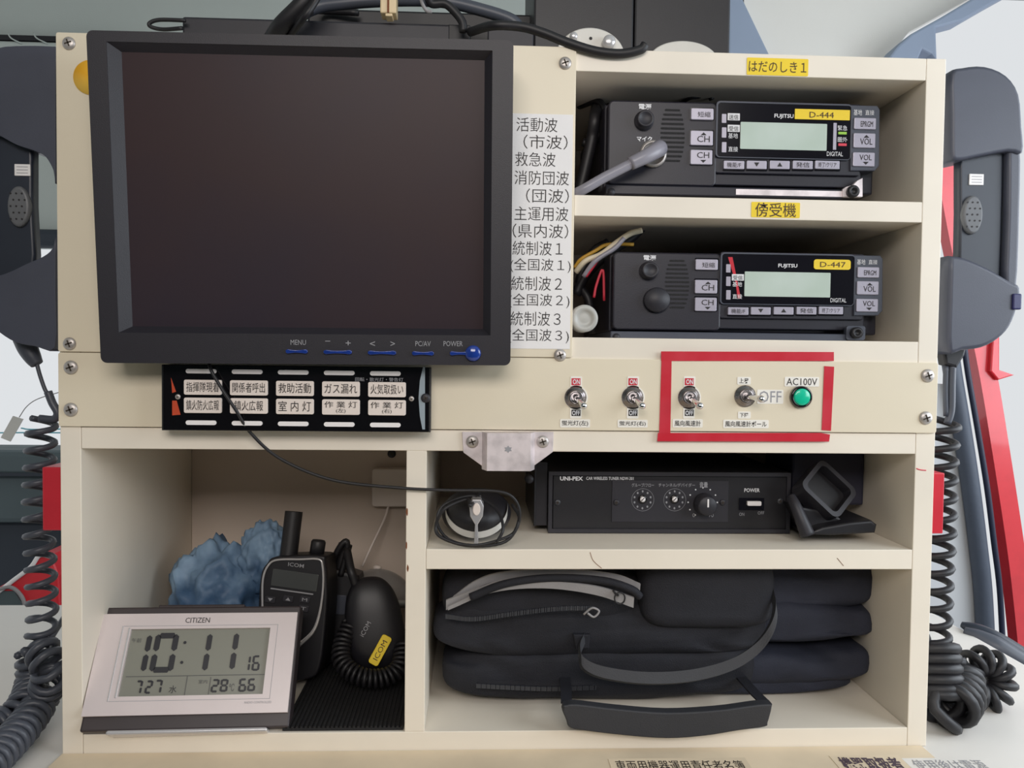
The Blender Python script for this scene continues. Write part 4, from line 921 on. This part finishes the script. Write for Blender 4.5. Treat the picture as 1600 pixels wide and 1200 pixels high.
cable('cable', pc([(480, 20, .02), (500, 17), (560, 20)], .075), .0025, rub, 'short black cable on the long flat unit')
cable('cable', pc([(668, -5, .02), (675, 6), (695, 6), (710, 18), (722, 34), (724, 50)], .022), .0030, rub, 'black cable bending down toward connector behind monitor')
cable('cable', pc([(735, 50, .02), (770, 40), (815, 42), (850, 52), (885, 66), (930, 80), (970, 84), (1000, 78), (1008, 70)], -.003), .0032, rub, 'black cable lying across silver plate onto rack edge', n=12)
cable('cable', pc([(285, 44, .02), (255, 46), (236, 42), (234, 36), (250, 31), (290, 32)], .024), .0014, rub, 'thin black cable loop left of the long flat unit')
cable('wire', pc([(657, -6, .03), (660, 6), (667, 17), (675, 18)], .02), .0013, tape, 'short pale grey wire curl above long flat unit')
fr = Fr(P(606, 24, .02)); b = B(); b.pbox(fr, 594, -12, 619, 20, -.001, .012, creamplug, .0008); b.pbox(fr, 602, 18, 613, 25, 0, .010, creamplug, .0005); b.pbox(fr, 605, -12, 608, 19, -.0016, 0, brown)
b.tube([(0, .006, .012), (.001, .006, .05)], .002, wirew); tag(b.build('cable_connector', None, fr), 'cream plastic connector hanging above the rack top units', 'connector')

# ================================================================== HANDSETS, CORDS, RED BLOCKS
def handset(O, S, label):
    fr = Fr(O); t = thing('telephone_handset', fr, label, 'handset', 'radio handsets hung on the rack sides')
    C = fr.L
    def poly(pts, n=3):
        v_ = [Vector((C(x, y).x, 0, C(x, y).z)) for x, y in pts]; s_ = crom(v_+[v_[0]], n)[:-1]; return [(a.x, a.z) for a in s_]
    b = B(); b.prism(poly(S['ear']), -.004, .024, handm, .003, True); b.build('earpiece', t)
    b = B(); b.prism(poly(S['mouth']), -.004, .024, handm, .003, True); b.build('mouthpiece', t)
    b = B(); b.prism(poly(S['grip']), .004, .013, handd, .002, True); b.build('grip', t)
    b = B(); b.prism(poly(S['outer']), -.001, .016, handm, .003, True); b.build('outer_grip', t)
    c = C(*S['oval']); b = B(); b.prism(ell(c.x, c.z, .0080, .0148, 36), .0005, .006, ovalm, .002, True)
    for k in range(15):
        xx, zz = (k % 3-1)*.0040+(.0010 if (k//3) % 2 else -.0010), (k//3-2)*.0046; b.prism(ell(c.x+xx, c.z+zz, .0007, .0007, 8), .0002, .0006, ink)
    b.build('push_to_talk_button', t)
    c = C(*S['lab']); b = B(); b.box(c.x-.0056, c.x+.0056, .0030, .0042, c.z-.0042, c.z+.0042, paper, .0003)
    for k in (-1, 0, 1): b.box(c.x-.004, c.x+.004, .0028, .0030, c.z+k*.0022-.0002, c.z+k*.0022+.0002, gtext)
    b.build('label_plate', t)
    if 'clip' in S:
        c = C(*S['clip']); b = B(); b.box(c.x-.0034, c.x+.0034, -.006, .010, c.z-.006, c.z+.006, mat('dark_blue_clip', (38, 38, 88), .4), .001); b.build('clip', t)
    return t
handset(P(1530, 330, .035), dict(ear=[(1482, 236), (1482, 180), (1482, 118), (1500, 108), (1535, 106), (1568, 120), (1588, 150), (1593, 200), (1594, 240), (1570, 238), (1525, 246), (1506, 250), (1494, 252), (1484, 250)],
    mouth=[(1480, 400), (1503, 404), (1540, 420), (1574, 440), (1590, 450), (1586, 480), (1574, 510), (1555, 530), (1530, 543), (1500, 547), (1478, 548), (1478, 470)],
    grip=[(1506, 230), (1560, 225), (1573, 230), (1571, 340), (1566, 450), (1545, 452), (1508, 430), (1506, 330)],
    outer=[(1574, 225), (1594, 225), (1594, 330), (1588, 455), (1570, 450), (1573, 340)], oval=(1522, 335), lab=(1530, 279), clip=(1582, 472)),
    'grey telephone handset hung on right side of rack')
handset(P(40, 322, .035), dict(ear=[(91, 76), (91, 180), (91, 285), (88, 268), (76, 247), (60, 238), (45, 233), (28, 227), (0, 212), (-25, 205), (-36, 170), (-26, 100), (0, 79), (45, 75)],
    mouth=[(91, 372), (91, 460), (90, 543), (60, 541), (30, 535), (5, 520), (-15, 500), (-30, 470), (-35, 440), (-5, 434), (20, 426), (45, 414), (72, 402), (86, 390)],
    grip=[(45, 222), (45, 320), (46, 425), (0, 445), (-20, 440), (-22, 320), (-20, 205), (10, 205)],
    outer=[(-22, 200), (-40, 200), (-42, 330), (-38, 445), (-22, 445), (-20, 330)], oval=(27, 322), lab=(31, 264)),
    'dark telephone handset hung on left side of rack')

# left coiled cord
fr = Fr(P(45, 560, .05)); t = thing('coiled_cord', fr, 'grey coiled handset cord hanging left of the rack', 'cord', 'coiled handset cords')
LL = lambda x, y, d=0: fr.L(x, y, d)
b = B(); b.tube([LL(40, 530), LL(44, 545), LL(52, 560), LL(58, 569)], lambda u: .0085-.004*u, gcord, n=14); b.build('strain_relief', t)
b = B(); b.tube([LL(57, 566), LL(62, 585), LL(70, 608), LL(75, 615)], .0015, gcord, n=8)
b.tube([LL(75, 612), LL(82, 630), LL(90, 645), LL(84, 655), LL(62, 654)], .0030, gcord, n=10)
hp = [LL(66, 655), LL(64, 690), LL(62, 730), LL(60, 790), LL(62, 850), LL(64, 900), LL(66, 960), LL(64, 1000), LL(68, 1030, -.01)]
b.tube(helix(hp, .0092, 14.5, 20, phase=1.0), .0024, gcord, n=7, raw=True)
zc = ZG-fr.O.z+.011
def onz(px, py, z):
    d = ray(px, py); return CAM+d*((z-CAM.z)/d.z)-fr.O
hp2 = [LL(62, 1008, -.01), LL(78, 1050, -.02), onz(66, 1090, ZG+.022), onz(45, 1125, ZG+.016), onz(15, 1160, ZG+.013), onz(-25, 1200, ZG+.013), onz(-60, 1235, ZG+.013)]
b.tube(helix(hp2, .0100, 20, 16), .0030, gcord, n=7, raw=True)
hp3 = [LL(50, 1020, .01), onz(50, 1065, ZG+.028), onz(35, 1105, ZG+.02), onz(5, 1130, ZG+.014), onz(-40, 1150, ZG+.013)]
b.tube(helix(hp3, .0095, 12, 16), .0028, gcord, n=7, raw=True)
b.tube([LL(100, 965, .02), LL(84, 990, 0), LL(72, 1010, -.01)], .0022, gcord)
b.build('coil', t)
# right coiled cord
fr = Fr(P(1475, 560, .05)); t = thing('coiled_cord', fr, 'dark coiled handset cord hanging right of the rack', 'cord', 'coiled handset cords')
b = B(); b.pprism(fr, [(1474, 545), (1512, 540), (1508, 556), (1496, 575), (1478, 570)], -.004, .006, rub, .002); b.build('strain_relief', t)
b = B(); b.tube([LL(1488, 570), LL(1487, 600), LL(1486, 640), LL(1480, 662)], .0028, gcord, n=10); b.tube([LL(1478, 572), LL(1477, 610), LL(1478, 650)], .002, gcord, n=8)
hp = [LL(1474, 655), LL(1470, 700), LL(1468, 760), LL(1466, 830), LL(1462, 900), LL(1460, 960), LL(1459, 1000), LL(1461, 1040, -.004)]
b.tube(helix(hp, .0110, 14, 20, phase=2), .0028, rub, n=7, raw=True)
hp2 = [LL(1459, 1000), LL(1462, 1035, -.006), onz(1468, 1092, ZG+.020), onz(1484, 1106, ZG+.017), onz(1500, 1082, ZG+.022), onz(1496, 1055, ZG+.030)]
b.tube(helix(hp2, .0150, 13, 18), .0044, rub, n=8, raw=True)
cx = onz(1538, 1062, ZG+.022)
ring_ = [cx+Vector((.0145*math.cos(a), 0.004*math.sin(a*1), .0145*math.sin(a))) for a in [R(200-k*33) for k in range(11)]]
b.tube(helix(ring_, .0092, 10, 20), .0034, rub, n=8, raw=True)
b.build('coil', t)
# red blocks
fr = Fr(P(80, 780, .012)); a_ = fr.rect(66, 730, 92, 829, 0); b = B(); xr = XL-.0003-fr.O.x
b.box(a_[0], xr, 0, .05, a_[2], a_[3], redp, .0008); tag(b.build('red_block', None, fr), 'red plastic block fixed to left side of rack', 'block', 'red blocks on rack sides')
fr = Fr(P(1470, 780, .012)); a_ = fr.rect(1455, 739, 1475, 834, 0); b = B(); xl = XR+.0003-fr.O.x
b.box(xl, a_[1], 0, .05, a_[2], a_[3], redp, .0008); tag(b.build('red_block', None, fr), 'red plastic block fixed to right side of rack', 'block', 'red blocks on rack sides')
